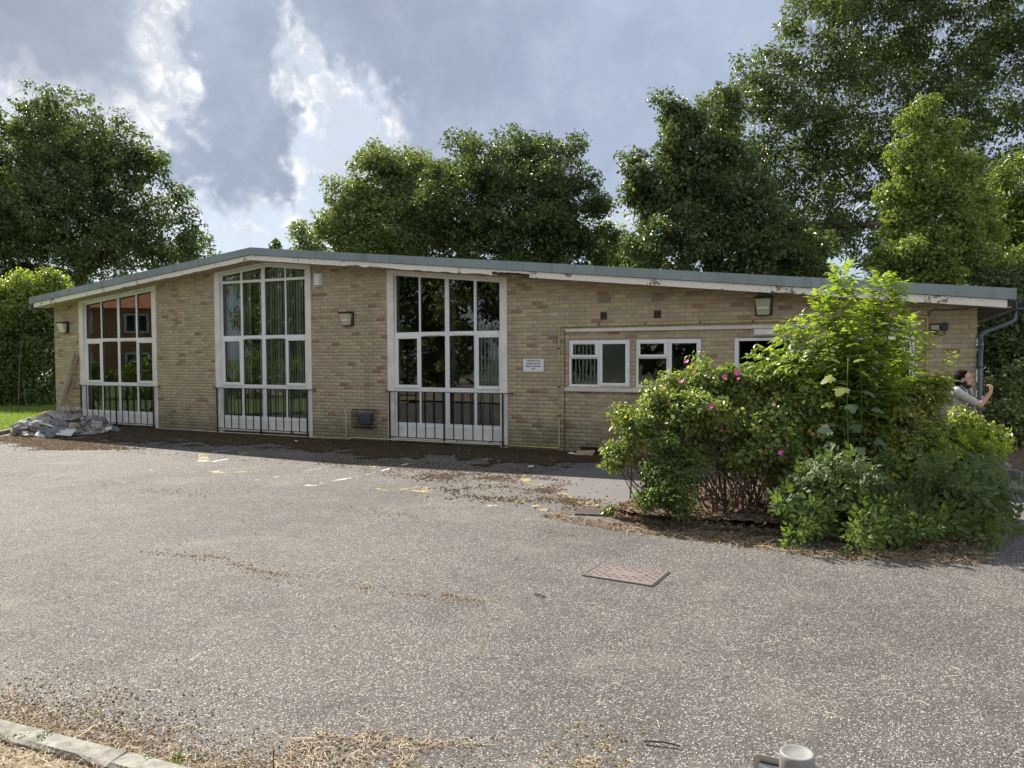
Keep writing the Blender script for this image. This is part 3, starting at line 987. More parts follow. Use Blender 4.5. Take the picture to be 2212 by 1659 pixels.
# coping in lengths
joints = [XL - 0.32, -18.32, -15.6, RIDGE, -12.83, -9.91, -7.02, -4.14, -1.24, XR + 0.45]
for a, b in zip(joints[:-1], joints[1:]):
    a2, b2 = a + 0.004, b - 0.004
    cm = MB()
    j = random.uniform(-0.004, 0.004)
    cm.prism_y([(a2, TOP(a2) - .165), (b2, TOP(b2) - .165), (b2, TOP(b2) + j), (a2, TOP(a2) + j)], -OV - 0.035, -OV + 0.0)
    cm.prism_y([(a2, TOP(a2) - .012), (b2, TOP(b2) - .012), (b2, TOP(b2) + j - .003), (a2, TOP(a2) + j - .003)], -OV + .001, -OV + 0.22)
    cm.build('coping_length', 'coping_metal', roof)
    if b < XR and abs(b - RIDGE) > .1:
        s_ = MB(); s_.prism_y([(b - .03, TOP(b - .03) - .163), (b + .03, TOP(b + .03) - .163), (b + .03, TOP(b + .03) + .004), (b - .03, TOP(b - .03) + .004)], -OV - 0.038, -OV - 0.036)
        s_.build('joint_strip', 'coping_metal', roof)
# timber fascia boards with flaking, ragged lower edges
fj = [XL - 0.17, -17.6, -15.4, RIDGE, -10.5, -9.0, -6.95, -6.15, -3.75, -1.75, -0.9, XR + 0.34]
DAM = {(-15.4, RIDGE): 0.02, (-17.6, -15.4): 0.03, (-10.5, -9.0): 0.045, (-9.0, -6.95): 0.03, (-1.75, -0.9): 0.05}
for a, b in zip(fj[:-1], fj[1:]):
    gone = (a, b) == (-6.95, -6.15)
    dam = DAM.get((a, b), 0.004)
    n = max(6, int((b - a) / 0.05)); up = []; lo = []
    for i in range(n + 1):
        x = a + 0.003 + (b - a - 0.006) * i / n
        up.append((x, TOP(x) - 0.172))
        d = dam * max(0, fbm(np.array([x * 6.0]), np.array([1.0]), 9)[0] * 2 - 0.75) + random.uniform(0, 0.002)
        if gone: d = 0.085 - 0.02 * random.random()
        lo.append((x, SOF(x) + d - 0.004))
    fm = MB()
    vs = []; fs = []
    for (xu, zu), (xl, zl) in zip(up, lo):
        vs += [(xu, -OV, zu), (xl, -OV, zl), (xu, -OV + 0.035, zu), (xl, -OV + 0.035, zl)]
    for i in range(n):
        k = 4 * i
        fs += [(k, k + 1, k + 5, k + 4), (k + 1, k + 3, k + 7, k + 5), (k + 2, k + 6, k + 7, k + 3), (k, k + 4, k + 6, k + 2)]
    fs += [(0, 2, 3, 1), (4 * n, 4 * n + 1, 4 * n + 3, 4 * n + 2)]
    fm.add(vs, fs).build('fascia_board', 'peeling_paint', roof)
    # batten coloured black to paint the shade of the gap under the coping
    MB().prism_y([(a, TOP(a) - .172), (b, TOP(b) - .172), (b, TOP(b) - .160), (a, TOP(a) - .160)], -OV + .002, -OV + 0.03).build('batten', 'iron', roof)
# rotten splinters where a fascia board has fallen away
rot = MB()
for i in range(26):
    x = -6.92 + 0.75 * i / 25; z = SOF(x) + random.uniform(0.0, 0.06)
    l = random.uniform(0.08, 0.28)
    rot.tube([(x, -OV + .05, z), (x + l, -OV + .03 + random.uniform(-.05, .03), z - 0.105 * l + random.uniform(-.03, .02))], [0.012, 0.004], 4)
rot.prism_y([(-6.94, SOF(-6.94) + .01), (-6.16, SOF(-6.16) + .01), (-6.16, SOF(-6.16) + .11), (-6.94, SOF(-6.94) + .11)], -OV + 0.045, -OV + .06)
rot.build('rotten_timber', 'rotten_wood', roof)


# --- tall windows
def tall_window(x0, x1, cols, extra, label):
    pv = MB(); pan = []; sash = []
    PY0, PY1 = 0.075, 0.135
    hd = lambda x: SOF(x) - 0.055
    # timber posts and head
    pw_ = 0.165
    # PVC members
    vx = [x0 + pw_] + [0.5 * (cols[i][1] + cols[i + 1][0]) for i in range(3)] + [x1 - pw_ + 0.03]
    def bar_v(xa, xb, za):
        pv.prism_y([(xa, za), (xb, za), (xb, hd(xb)), (xa, hd(xa))], PY0, PY1)
    bar_v(x0 + pw_, cols[0][0], 0.36)
    for i in range(3): bar_v(cols[i][1], cols[i + 1][0], 0.36)
    bar_v(cols[3][1], x1 - pw_, 0.36)
    rows = [(0.44, 1.095), (1.20, 2.285), (2.375, None)]
    if extra: rows = [(0.44, 1.095), (1.20, 2.285), (2.375, 3.64), (3.70, None)]
    for ci, (a, b) in enumerate(cols):
        pv.box(a, b, PY0 + .002, PY1 - .002, 0.36, 0.44)
        for r_ in range(len(rows) - 1):
            za, zb = rows[r_][1], rows[r_ + 1][0]
            pv.box(a, b, PY0 + .002, PY1 - .002, za, zb)
        # sloping top member
        tops = [a, b] if not (a < RIDGE < b) else [a, RIDGE, b]
        for p_, q_ in zip(tops[:-1], tops[1:]):
            pv.prism_y([(p_, hd(p_) - .05), (q_, hd(q_) - .05), (q_, hd(q_)), (p_, hd(p_))], PY0 + .002, PY1 - .002)
        for r_, (za, zb) in enumerate(rows):
            if zb is None:
                poly = [(a, za), (b, za), (b, hd(b) - .05), (a, hd(a) - .05)]
            else:
                poly = [(a, za), (b, za), (b, zb), (a, zb)]
            if r_ == 1 and ci in (0, 3):
                sash.append(poly)
                poly = [(a + .045, za + .05), (b - .045, za + .05), (b - .045, zb - .05), (a + .045, zb - .05)]
            pan.append(poly)
    w = pv.build('tall_window', 'pvc', hall, label=label)
    for q in pan:
        MB().add([(x, 0.105, z) for x, z in q], [tuple(range(len(q)))]).build('pane', 'glass', w)
        g = MB(); t_ = 0.007
        xa, za = q[0]; xb = q[1][0]; zr, zl = q[2][1], q[3][1]
        g.prism_y([(xa, za), (xb, za), (xb, za + t_), (xa, za + t_)], 0.092, 0.1045)
        g.prism_y([(xa, zl - t_), (xb, zr - t_), (xb, zr), (xa, zl)], 0.092, 0.1045)
        g.prism_y([(xa, za + t_), (xa + t_, za + t_), (xa + t_, zl - t_), (xa, zl - t_)], 0.092, 0.1045)
        g.prism_y([(xb - t_, za + t_), (xb, za + t_), (xb, zr - t_), (xb - t_, zr - t_)], 0.092, 0.1045)
        g.build('gasket', 'gasket', w)
    for q in sash:
        (a, za), (b, _), (_, zb), _ = q
        s = MB()
        s.box(a - .022, b + .022, 0.055, 0.115, za - .022, za + .05, .006); s.box(a - .022, b + .022, 0.055, 0.115, zb - .05, zb + .022, .006)
        s.box(a - .022, a + .045, 0.055, 0.115, za + .051, zb - .051, .006); s.box(b - .045, b + .022, 0.055, 0.115, za + .051, zb - .051, .006)
        s.build('sash', 'pvc', w)
    # trickle vents on the two middle lights
    for ci in (1, 2):
        a, b = cols[ci]
        MB().box(a + .12, b - .08, 0.055, 0.072, 2.30, 2.33, .004).build('trickle_vent', 'pvc', w)
    for (a, b) in ((x0 + .004, x0 + pw_), (x1 - pw_, x1 - .004)):
        ps = MB(); ps.prism_y([(a, 0.02), (b, 0.02), (b, SOF(b)), (a, SOF(a))], -0.012, 0.14)
        ps.build('post', 'timber_white', w)
    hm = MB()
    tops = [x0 + pw_, x1 - pw_] if not (x0 < RIDGE < x1) else [x0 + pw_, RIDGE, x1 - pw_]
    for p_, q_ in zip(tops[:-1], tops[1:]):
        hm.prism_y([(p_, SOF(p_) - .055), (q_, SOF(q_) - .055), (q_, SOF(q_)), (p_, SOF(p_))], -0.006, 0.135)
    hm.build('head', 'timber_white', w)
    ip = MB(); ip.box(x0 + pw_ + .002, x1 - pw_ - .002, 0.05, 0.12, 0.115, 0.355); ip.build('infill_panel', 'timber_white', w)
    cl = MB(); cl.box(x0 + pw_ + .002, x1 - pw_ - .002, 0.005, 0.10, 0.075, 0.112, .008); cl.build('sill', 'peeling_paint', w)
    MB().box(x0 + pw_, x1 - pw_, 0.09, 0.26, -0.15, 0.07).build('plinth', 'concrete_dark', w)
    return w


def cols_from(x0):
    return [(x0 + .17, x0 + .765), (x0 + .805, x0 + 1.40), (x0 + 1.50, x0 + 2.09), (x0 + 2.145, x0 + 2.73)]


tall_window(WINS[0][0], WINS[0][1], [(-19.71, -19.11), (-19.07, -18.45), (-18.37, -17.73), (-17.68, -17.07)], False, 'tall window under the falling left roof slope')
tall_window(WINS[1][0], WINS[1][1], [(-14.63, -14.04), (-13.98, -13.38), (-13.27, -12.66), (-12.62, -12.02)], True, 'tall peaked window under the roof ridge')
tall_window(WINS[2][0], WINS[2][1], [(-9.55, -8.97), (-8.93, -8.33), (-8.23, -7.64), (-7.58, -7.02)], False, 'tall dark window right of the ridge')

# iron guards in front of the tall windows
for wi, (xa, xb) in enumerate(((-19.80, -16.97), (-14.73, -11.92), (-9.65, -6.92))):
    gm = MB()
    gm.box(xa - 0.10, xb + 0.20, -0.075, -0.045, 1.105, 1.118)
    gm.box(xb + 0.185, xb + 0.205, -0.045, 0.0, 1.10, 1.122); gm.box(xa - 0.10, xa - 0.08, -0.045, 0.0, 1.10, 1.122)
    gm.box(xa - 0.03, xb + 0.03, -0.072, -0.048, 0.125, 0.143)
    for x in (xa, (xa + xb) / 2, xb):
        gm.box(x - .018, x + .018, -0.045, 0.06, 0.035, 0.075)
    guard = gm.build('window_guard', 'iron', hall)
    for i in range(13):
        x = xa + (xb - xa) * i / 12
        big_ = i in (0, 6, 12)
        r_ = 0.0145 if big_ else 0.0085
        bm = MB(); bm.box(x - r_, x + r_, -0.06 - r_, -0.06 + r_, 0.035 if big_ else 0.143, 1.105)
        bm.build('bar', 'iron', guard)


# --- small casement windows
def casement(x0, x1, rain, label, full=True):
    z0, z1 = 1.25, 2.16
    w = MB()
    F0, F1 = 0.02, 0.09
    m_ = x0 + 0.5 * (x1 - x0) + 0.0
    f = 0.045
    w.box(x0 + .004, x0 + f, F0, F1, z0, z1, .004); w.box(x1 - f, x1 - .004, F0, F1, z0, z1, .004)
    w.box(x0 + f, x1 - f, F0 + .002, F1, z0, z0 + .06, .004); w.box(x0 + f, x1 - f, F0 + .002, F1, z1 - f, z1 - .002, .004)
    w.box(m_ - .03, m_ + .03, F0 + .001, F1, z0 + .06, z1 - f, .004)
    w.box(x0 + f, m_ - .03, F0 + .003, F1, 1.80, 1.84, .004)
    o_ = w.build('small_window', 'pvc', hall, label=label)

    def sash(a, b, c, d):
        s = MB(); k = .05
        s.box(a, b, -0.004, 0.05, c, c + k, .006); s.box(a, b, -0.004, 0.05, d - k, d, .006)
        s.box(a, a + k, -0.004, 0.05, c + k + .001, d - k - .001, .006); s.box(b - k, b, -0.004, 0.05, c + k + .001, d - k - .001, .006)
        s.build('sash', 'pvc', o_)
        g = MB(); t_ = .006
        a, b, c, d = a + k, b - k, c + k, d - k
        g.box(a, b, .03, .0355, c, c + t_); g.box(a, b, .03, .0355, d - t_, d); g.box(a, a + t_, .03, .0355, c + t_, d - t_); g.box(b - t_, b, .03, .0355, c + t_, d - t_)
        g.build('gasket', 'gasket', o_)
        return (a, b, c, d)
    q = sash(x0 + f - .01, m_ - .02, 1.825, z1 - f + .01)
    MB().add([(q[0], .04, q[2]), (q[1], .04, q[2]), (q[1], .04, q[3]), (q[0], .04, q[3])], [(0, 1, 2, 3)]).build('pane', 'glass', o_)
    q = sash(m_ + .02, x1 - f + .01, z0 + .045, z1 - f + .01)
    MB().add([(q[0], .04, q[2]), (q[1], .04, q[2]), (q[1], .04, q[3]), (q[0], .04, q[3])], [(0, 1, 2, 3)]).build('pane', 'glass_rain' if rain else 'glass', o_)
    q = (x0 + f, m_ - .03, z0 + .06, 1.80)
    MB().add([(q[0], .05, q[2]), (q[1], .05, q[2]), (q[1], .05, q[3]), (q[0], .05, q[3])], [(0, 1, 2, 3)]).build('pane', 'glass', o_)
    MB().box(x0 + .09, m_ - .09, -0.012, -0.005, z1 - .062, z1 - .04, .002).build('trickle_vent', 'pvc', o_)
    return o_


casement(-5.53, -4.31, True, 'casement window left, with rain-patterned glass')
casement(-4.20, -2.99, False, 'casement window beside the door, half behind the roses')
casement(-0.82, 0.39, False, 'casement window behind the tall elder')
MB().box(-5.60, -4.255, -0.055, 0.018, 1.175, 1.247, .008).build('window_sill', 'stone_white', hall)
MB().box(-4.25, -2.92, -0.055, 0.018, 1.175, 1.247, .008).build('window_sill', 'stone_white', hall)
MB().box(-0.90, 0.47, -0.055, 0.018, 1.175, 1.247, .008).build('window_sill', 'stone_white', hall)
for a, b in ((-5.58, -3.6), (-3.598, -1.55), (-1.548, 0.45)):
    MB().box(a, b, -0.05, 0.0035, 2.312, 2.375, .006).build('lintel_board', 'stone_white', hall)
# doorway, door standing open inwards
df = MB()
df.box(-2.415, -2.345, 0.0, 0.10, 0.02, 2.155, .006); df.box(-1.495, -1.425, 0.0, 0.10, 0.02, 2.155, .006); df.box(-2.344, -1.496, 0.002, 0.10, 2.105, 2.153, .006)
door = df.build('doorway', 'pvc', hall)
MB().box(-2.344, -1.496, -0.04, 0.20, -0.05, 0.055, .01).build('threshold', 'aluminium', door)
MB().box(-1.56, -1.51, 0.12, 0.95, 0.06, 2.09, .006).build('door_leaf', 'door_blue', door)
MB().box(-2.344, -1.57, 0.05, 0.09, 0.06, 0.62, .006).build('lower_door_panel', 'door_blue', door)

# gutter at the low right end and its downpipe
gm = MB()
gx0 = XR + 0.46
prof = [(-0.02, 0.075), (-0.02, -0.02), (0.02, -0.045), (0.09, -0.045), (0.12, -0.01), (0.12, 0.075), (0.108, 0.075), (0.108, 0.0), (0.085, -0.03), (0.02, -0.03), (-0.008, -0.012), (-0.008, 0.075)]
zt = SOF(gx0) + 0.03
gm.add([(gx0 + a, -OV - .02, zt + b) for a, b in prof] + [(gx0 + a, DEP + .4, zt + b) for a, b in prof],
       [(i, (i + 1) % 12, 12 + (i + 1) % 12, 12 + i) for i in range(12)] + [tuple(range(12))[::-1]])
gut = gm.build('gutter', 'gutter_grey', hall)
dp = MB()
dp.tube([(gx0 + .05, .22, zt - .04), (gx0 + .05, .22, zt - .16), (gx0 + .02, .20, zt - .20), (XR + .10, .0, zt - .36), (XR + .05, -.045, zt - .41), (XR + .045, -.05, zt - .55)], 0.034, 12)
dp.tube([(XR + .045, -.05, zt - .50), (XR + .045, -.05, 0.12)], 0.034, 14)
for z in (zt - .53, 1.72, 0.85): dp.tube([(XR + .045, -.05, z), (XR + .045, -.05, z - .07)], 0.040, 14)
dp.build('downpipe', 'gutter_grey', hall)
# eaves gutter at the far left
gm = MB(); gx1 = XL - 0.30; zt2 = SOF(gx1) + .02
gm.box(gx1 - .10, gx1, -OV, DEP, zt2 - .06, zt2 + .06); gm.tube([(gx1 - .05, .0, zt2 - .06), (gx1 + .1, .12, zt2 - .22), (XL - .05, .2, zt2 - .32), (XL - .05, .2, .1)], .035, 10)
gm.build('gutter', 'gutter_grey', hall)

# ---- fixtures on the front
gp = MB()
YP = -0.035
gp.tube([(0.555, YP, 0.5), (0.555, YP, 2.42), (0.54, YP, 2.445), (0.50, YP, 2.45), (-1.48, YP, 2.445), (-3.5, YP, 2.435), (-5.65, YP, 2.425), (-5.70, YP, 2.41), (-5.715, YP, 2.37), (-5.715, YP, 0.10), (-5.73, YP, 0.07), (-5.78, YP, 0.065), (-6.9, YP, 0.07)], 0.016, 8)
gas = thing('gas_pipe', 'yellowish gas pipe running above the small windows and down the brickwork', 'pipe', (-5.7, YP, 0))
gp.build('pipe', 'pipe_yellow', gas)
for x in (0.2, -0.8, -2.1, -3.0, -4.0, -4.9):
    MB().box(x - .012, x + .012, YP - .016, 0.0, 2.425, 2.462).build('clip', 'iron', gas)
for z in (0.7, 1.26, 2.0):
    MB().box(-5.735, -5.695, YP - .018, 0.0, z - .012, z + .012).build('clip', 'iron', gas)
gp2 = MB(); gp2.tube([(-6.9, YP, 0.075), (-7.6, YP - .05, 0.075), (-9.6, YP - .04, 0.07), (-10.6, YP, 0.065), (-10.72, YP, 0.05), (-10.80, YP, 0.015), (-10.86, YP, 0.02)], 0.014, 8)
gp2.tube([(-10.865, YP, 0.0), (-10.865, YP, 0.10), (-10.83, YP, 0.14), (-10.85, YP, 0.60), (-10.88, YP, 0.66), (-10.88, -.0, 0.69)], 0.013, 8)
gp2.build('water_pipe', 'pipe_cream', None, 'cream pipe along the wall foot with a riser beside the caged flue', 'pipe', base=(-10.86, YP, 0))
gp3 = MB(); gp3.tube([(-10.9, YP, 0.02), (-12.5, YP - .02, 0.03), (-14.6, YP - .02, 0.03), (-17, YP, 0.035)], 0.010, 6)
gp3.build('low_pipe', 'pipe_cream', None, 'thin dull pipe along the wall foot under the peaked window', 'pipe', base=(-14, YP, 0))
cb = MB(); cb.tube([(-5.58, -.012, 2.40), (-5.60, -.012, 2.33), (-5.605, -.012, 0.05), (-5.62, -.02, 0.005), (-6.0, -.03, 0.0), (-7.5, -.04, 0.015), (-9.7, -.04, .03)], 0.006, 6)
cb.build('black_cable', 'cable_black', None, 'thin black cable beside the gas pipe, dropping to the ground', 'cable', base=(-5.6, 0, 0))
cb = MB(); cb.tube([(0.56, -.02, 2.46), (0.58, -.015, 2.50), (0.60, -.012, 2.55), (0.66, -.01, 2.565), (0.8, -.01, 2.55), (0.95, -.01, 2.555), (1.2, -.01, 2.58)], 0.006, 6)
cb.build('black_cable', 'cable_black', None, 'short black cable curving under the eaves by the downpipe', 'cable', base=(0.6, 0, 2.4))
cb = MB(); cb.tube([(-11.80, -.012, 3.9), (-11.80, -.012, 2.80), (-11.77, -.012, 2.765), (-11.1, -.012, 2.765), (-10.95, -.012, 2.82), (-10.85, -.03, 2.83)], 0.009, 6)
cb.tube([(-10.6, -.03, 2.82), (-10.45, -.012, 2.80), (-10.38, -.012, 2.765), (-9.74, -.012, 2.77)], 0.008, 6)
cb.build('pale_cable', 'cable_pale', None, 'pale cable running through the lamp between the peaked and dark windows', 'cable', base=(-11, 0, 2.7))


def bulkhead(name_label, x, z, w=0.34, h=0.34):
    t_ = thing('wall_lamp', name_label, 'lamp', (x, 0, z))
    b = MB()
    b.box(x - w / 2, x + w / 2, -0.075, 0.0, z - h / 2, z + h / 2, .012)
    b.add([(x - w / 2, -.076, z + h / 2), (x + w / 2, -.076, z + h / 2), (x + w / 2, -.21, z + h / 2 - .015), (x - w / 2, -.21, z + h / 2 - .015),
           (x - w / 2, -.076, z + h / 2 - .05), (x + w / 2, -.076, z + h / 2 - .05), (x + w / 2, -.21, z + h / 2 - .05), (x - w / 2, -.21, z + h / 2 - .05)],
          [(0, 3, 2, 1), (4, 5, 6, 7), (0, 1, 5, 4), (1, 2, 6, 5), (2, 3, 7, 6), (3, 0, 4, 7)])
    b.build('housing', 'black_plastic', t_)
    l = MB(); a = w / 2 - .018
    zt_, zb_ = z + h / 2 - .052, z - h / 2 + .012
    l.add([(x - a, -.077, zt_), (x + a, -.077, zt_), (x + a, -.20, zt_), (x - a, -.20, zt_), (x - a * .8, -.077, zb_), (x + a * .8, -.077, zb_), (x + a * .8, -.105, zb_), (x - a * .8, -.105, zb_)],
          [(0, 1, 2, 3), (4, 7, 6, 5), (0, 4, 5, 1), (1, 5, 6, 2), (2, 6, 7, 3), (3, 7, 4, 0)])
    l.build('lens', 'lens', t_)
    MB().box(x - a * .75, x + a * .75, -.158, -.128, z - h * .17, z - h * .08, .004).build('tube', 'lamp_white', t_)
    return t_


bulkhead('boxy wall lamp at the far left end of the brick front', -20.45, 2.70, .29, .31)
bulkhead('boxy wall lamp between the peaked window and the dark tall window', -10.75, 2.70, .29, .31)
bulkhead('boxy wall lamp above the dark doorway', -1.92, 2.70, 0.28, 0.33)
cb = MB(); cb.tube([(-2.05, -.03, 2.83), (-2.15, -.012, 2.80), (-2.22, -.012, 2.82), (-2.25, -.012, 3.0)], .006, 6); cb.tube([(-1.80, -.03, 2.83), (-1.70, -.012, 2.82), (-1.62, -.012, 2.85), (-1.6, -.012, 2.96)], .006, 6)
cb.tube([(-1.92, -.02, 2.54), (-1.92, -.02, 2.44)], .006, 6)
cb.build('pale_cable', 'cable_pale', None, 'short pale cables at the lamp above the doorway', 'cable', base=(-1.9, 0, 2.8))
t_ = thing('tube_light', 'white emergency tube light fixed above the doorway', 'lamp', (-1.92, 0, 2.25))
MB().box(-2.09, -1.75, -.055, 0.0, 2.19, 2.305, .012).build('housing', 'lamp_white', t_)
MB().box(-2.065, -1.775, -.075, -.056, 2.205, 2.29, .012).build('diffuser', 'lamp_white', t_)
t_ = thing('alarm_box', 'white alarm box high on the pier right of the peaked window', 'alarm box', (-11.58, 0, 3.55))
ab = MB(); ab.add([(-11.68, 0, 3.75), (-11.49, 0, 3.75), (-11.49, 0, 3.46), (-11.68, 0, 3.46), (-11.665, -.075, 3.735), (-11.505, -.075, 3.735), (-11.505, -.085, 3.47), (-11.665, -.085, 3.47)],
                  [(4, 5, 6, 7)[::-1], (0, 1, 5, 4), (1, 2, 6, 5), (2, 3, 7, 6), (3, 0, 4, 7)]); ab.build('cover', 'lamp_white', t_)
MB().box(-11.665, -11.505, -.075, -.001, 3.425, 3.458, .006).build('base', 'cable_pale', t_)
# flue in its wire cage
t_ = thing('caged_flue', 'dark boiler flue inside a square wire cage low on the wall', 'flue', (-10.27, 0, 0.3))
fl = MB(); fl.box(-10.44, -10.12, -.16, 0.0, 0.37, 0.62, .02)
for i in range(7): fl.box(-10.12, -10.105, -.15, -.02, 0.395 + i * .03, 0.408 + i * .03)
fl.build('flue', 'gutter_grey', t_)
cg = MB(); A, Bx, z0, z1, yy = -10.55, -10.01, 0.30, 0.70, -.22
for i in range(14):
    x = A + (Bx - A) * i / 13; cg.tube([(x, 0, z1), (x, yy, z1), (x, yy, z0), (x, 0, z0)], .0028 if 0 < i < 13 else .006, 4)
for i in range(11):
    z = z0 + (z1 - z0) * i / 10; cg.tube([(A, 0, z), (A, yy, z), (Bx, yy, z), (Bx, 0, z)], .0028 if 0 < i < 10 else .006, 4)
for i in range(1, 6):
    y = yy * i / 6; cg.tube([(A, y, z0), (A, y, z1), (Bx, y, z1), (Bx, y, z0), (A, y, z0)], .0028, 4)
cg.build('cage', 'iron', t_)
for (a, b, c, d), lb in (((-4.88, -4.75, 2.54, 2.68), 'small square brown vent under the left air brick'), ((-3.85, -3.72, 2.54, 2.68), 'small square brown vent under the right air brick')):
    v = MB(); v.box(a, b, -.012, -.0025, c, d, .003)
    for i in range(6): v.box(a + .012, b - .012, -.02, -.0125, c + .014 + i * .02, c + .026 + i * .02)
    v.build('wall_vent', 'brown_plastic', None, lb, 'vent', base=(a, 0, c))
# security floodlight
t_ = thing('floodlight', 'black security floodlight with sensor near the downpipe', 'floodlight', (0.72, 0, 2.28))
fl = MB(); mt = Matrix.Translation((0.66, -.12, 2.285)) @ Euler((R(18), 0, R(-14))).to_matrix().to_4x4()
fl.box(-.075, .075, -.02, .02, -.055, .055, .008, mt); fl.tube([(0.66, -.10, 2.25), (0.68, -.05, 2.22), (0.68, 0, 2.22)], .012, 6); fl.build('head', 'black_plastic', t_)
MB().box(-.058, .058, -.024, -.0205, -.040, .040, 0, mt).build('glass', 'lens', t_)
MB().box(0.75, 0.84, -.06, 0, 2.235, 2.345, .01).build('junction_box', 'black_plastic', t_)
MB().lathe((0.665, -.13, 2.19), [(.012, -.028), (.026, -.014), (.026, .01), (.012, .022)], 12).build('sensor', 'black_plastic', t_)
MB().tube([(0.80, -.03, 2.24), (0.80, -.03, 2.17), (0.76, -.03, 2.145), (0.71, -.03, 2.17), (0.69, -.05, 2.215)], .005, 6).build('lead', 'cable_black', t_)

# sign with its words
t_ = thing('wall_sign', 'small white wall sign with four lines of dark lettering', 'sign', (-6.27, 0, 1.55))
MB().box(-6.49, -6.05, -.010, -.0025, 1.55, 1.80, .002).build('plate', 'sign_white', t_)
for x, z in ((-6.475, 1.785), (-6.065, 1.785), (-6.475, 1.565), (-6.065, 1.565)):
    MB().lathe((x, -.0105, z), [(.006, 0), (.004, -.003)], 8, axis=1).build('screw', 'aluminium', t_)
for i, s in enumerate(('Vehicles and', 'contents are', 'left at owners', 'risk')):
    cu = bpy.data.curves.new('lettering', 'FONT'); cu.body = s; cu.size = 0.058; cu.align_x = 'CENTER'; cu.offset = 0.0009; cu.space_character = 1.02
    tmp = bpy.data.objects.new('lettering', cu); COL.objects.link(tmp)
    dg = bpy.context.evaluated_depsgraph_get(); me = bpy.data.meshes.new_from_object(tmp.evaluated_get(dg))
    bpy.data.objects.remove(tmp)
    mt = Matrix.Translation(Vector((-6.27, -.0125, 1.748 - i * .053)) - Vector(origin_of(t_))) @ Euler((R(90), 0, 0)).to_matrix().to_4x4()
    me.transform(mt); me.materials.clear(); me.materials.append(M['ink'])
    finish(bpy.data.objects.new('lettering', me), t_)

# vertical blind behind the peaked window
bl = thing('vertical_blind', 'grey-green vertical blind behind the peaked window', 'blind', (-13.3, .3, .1))
x = -14.68; i = 0
while x < -11.95:
    m_ = MB(); zt = SOF(x) - .16; wv = .089; an = R(22 + 10 * math.sin(i * 1.7) + (35 if i in (11, 12, 13) else 0))
    dx, dy = math.cos(an) * wv / 2, math.sin(an) * wv / 2
    vs = []
    for k, z in enumerate((0.16, 1.0, 2.0, zt)):
        sway = (.012 * math.sin(i * 2.3) if k == 0 else 0)
        for s_ in (-1, 0, 1):
            vs.append((x + s_ * dx + sway, .215 - s_ * dy * (1) + (.006 if s_ == 0 else 0), z))
    fs = [(r_ * 3 + c_, r_ * 3 + c_ + 1, r_ * 3 + c_ + 4, r_ * 3 + c_ + 3) for r_ in range(3) for c_ in range(2)]
    m_.add(vs, fs, True).build('slat', 'blind_fabric', bl)
    x += .079 + (.012 if i % 7 == 3 else 0); i += 1
MB().prism_y([(-14.7, SOF(-14.7) - .16), (RIDGE, SOF(RIDGE) - .16), (RIDGE, SOF(RIDGE) - .12), (-14.7, SOF(-14.7) - .12)], .25, .29).build('track', 'pvc', bl)
MB().prism_y([(RIDGE, SOF(RIDGE) - .16), (-11.95, SOF(-11.95) - .16), (-11.95, SOF(-11.95) - .12), (RIDGE, SOF(RIDGE) - .12)], .25, .29).build('track', 'pvc', bl)
bl = thing('vertical_blind', 'drawn-back bunch of pale blind slats in the dark tall window', 'blind', (-8.2, .3, .1))
for i in range(5):
    MB().box(-8.32 + i * .022, -8.312 + i * .022, .25, .335, .16, 3.3).build('slat', 'blind_fabric', bl)
# things on the inside sills
MB().lathe((-4.66, .2, 1.30), [(.055, 0), (.062, .09), (.066, .10), (.060, .10), (.05, .012)], 20).build('white_tub', 'lamp_white', None, 'small white tub on the sill behind the rain-patterned pane', 'tub', base=(-4.66, .2, 1.30))
MB().box(-4.12, -3.90, .14, .32, 1.30, 1.385, .004).build('cardboard_box', 'cardboard', None, 'lower cardboard box on the sill of the second casement', 'box', base=(-4.01, .23, 1.30))
MB().box(-4.12, -3.92, .15, .31, 1.3855, 1.46, .004).build('cardboard_box', 'cardboard', None, 'upper cardboard box on the sill of the second casement', 'box', base=(-4.01, .23, 1.385))
v, f = [], []
bgm = MB(); nseg, nr = 12, 7
for r_ in range(nr + 1):
    ph = math.pi * r_ / nr
    for k in range(nseg):
        th = 2 * math.pi * k / nseg; rr = 0.085 * (1 + 0.28 * random.uniform(-1, 1))
        v.append((-3.72 + rr * math.sin(ph) * math.cos(th) * 1.15, .21 + rr * .8 * math.sin(ph) * math.sin(th), 1.37 + rr * .8 * math.cos(ph)))
for r_ in range(nr):
    for k in range(nseg): f.append((r_ * nseg + k, r_ * nseg + (k + 1) % nseg, (r_ + 1) * nseg + (k + 1) % nseg, (r_ + 1) * nseg + k))
bgm.add(v, f).build('plastic_bag', 'bag_plastic', None, 'crumpled pale plastic bag on the sill of the second casement', 'bag', base=(-3.72, .21, 1.30))
MB().box(XL + .5, -6.2, .20, .26, 0.03, 0.10).build('skirting', 'room_wall', hall)

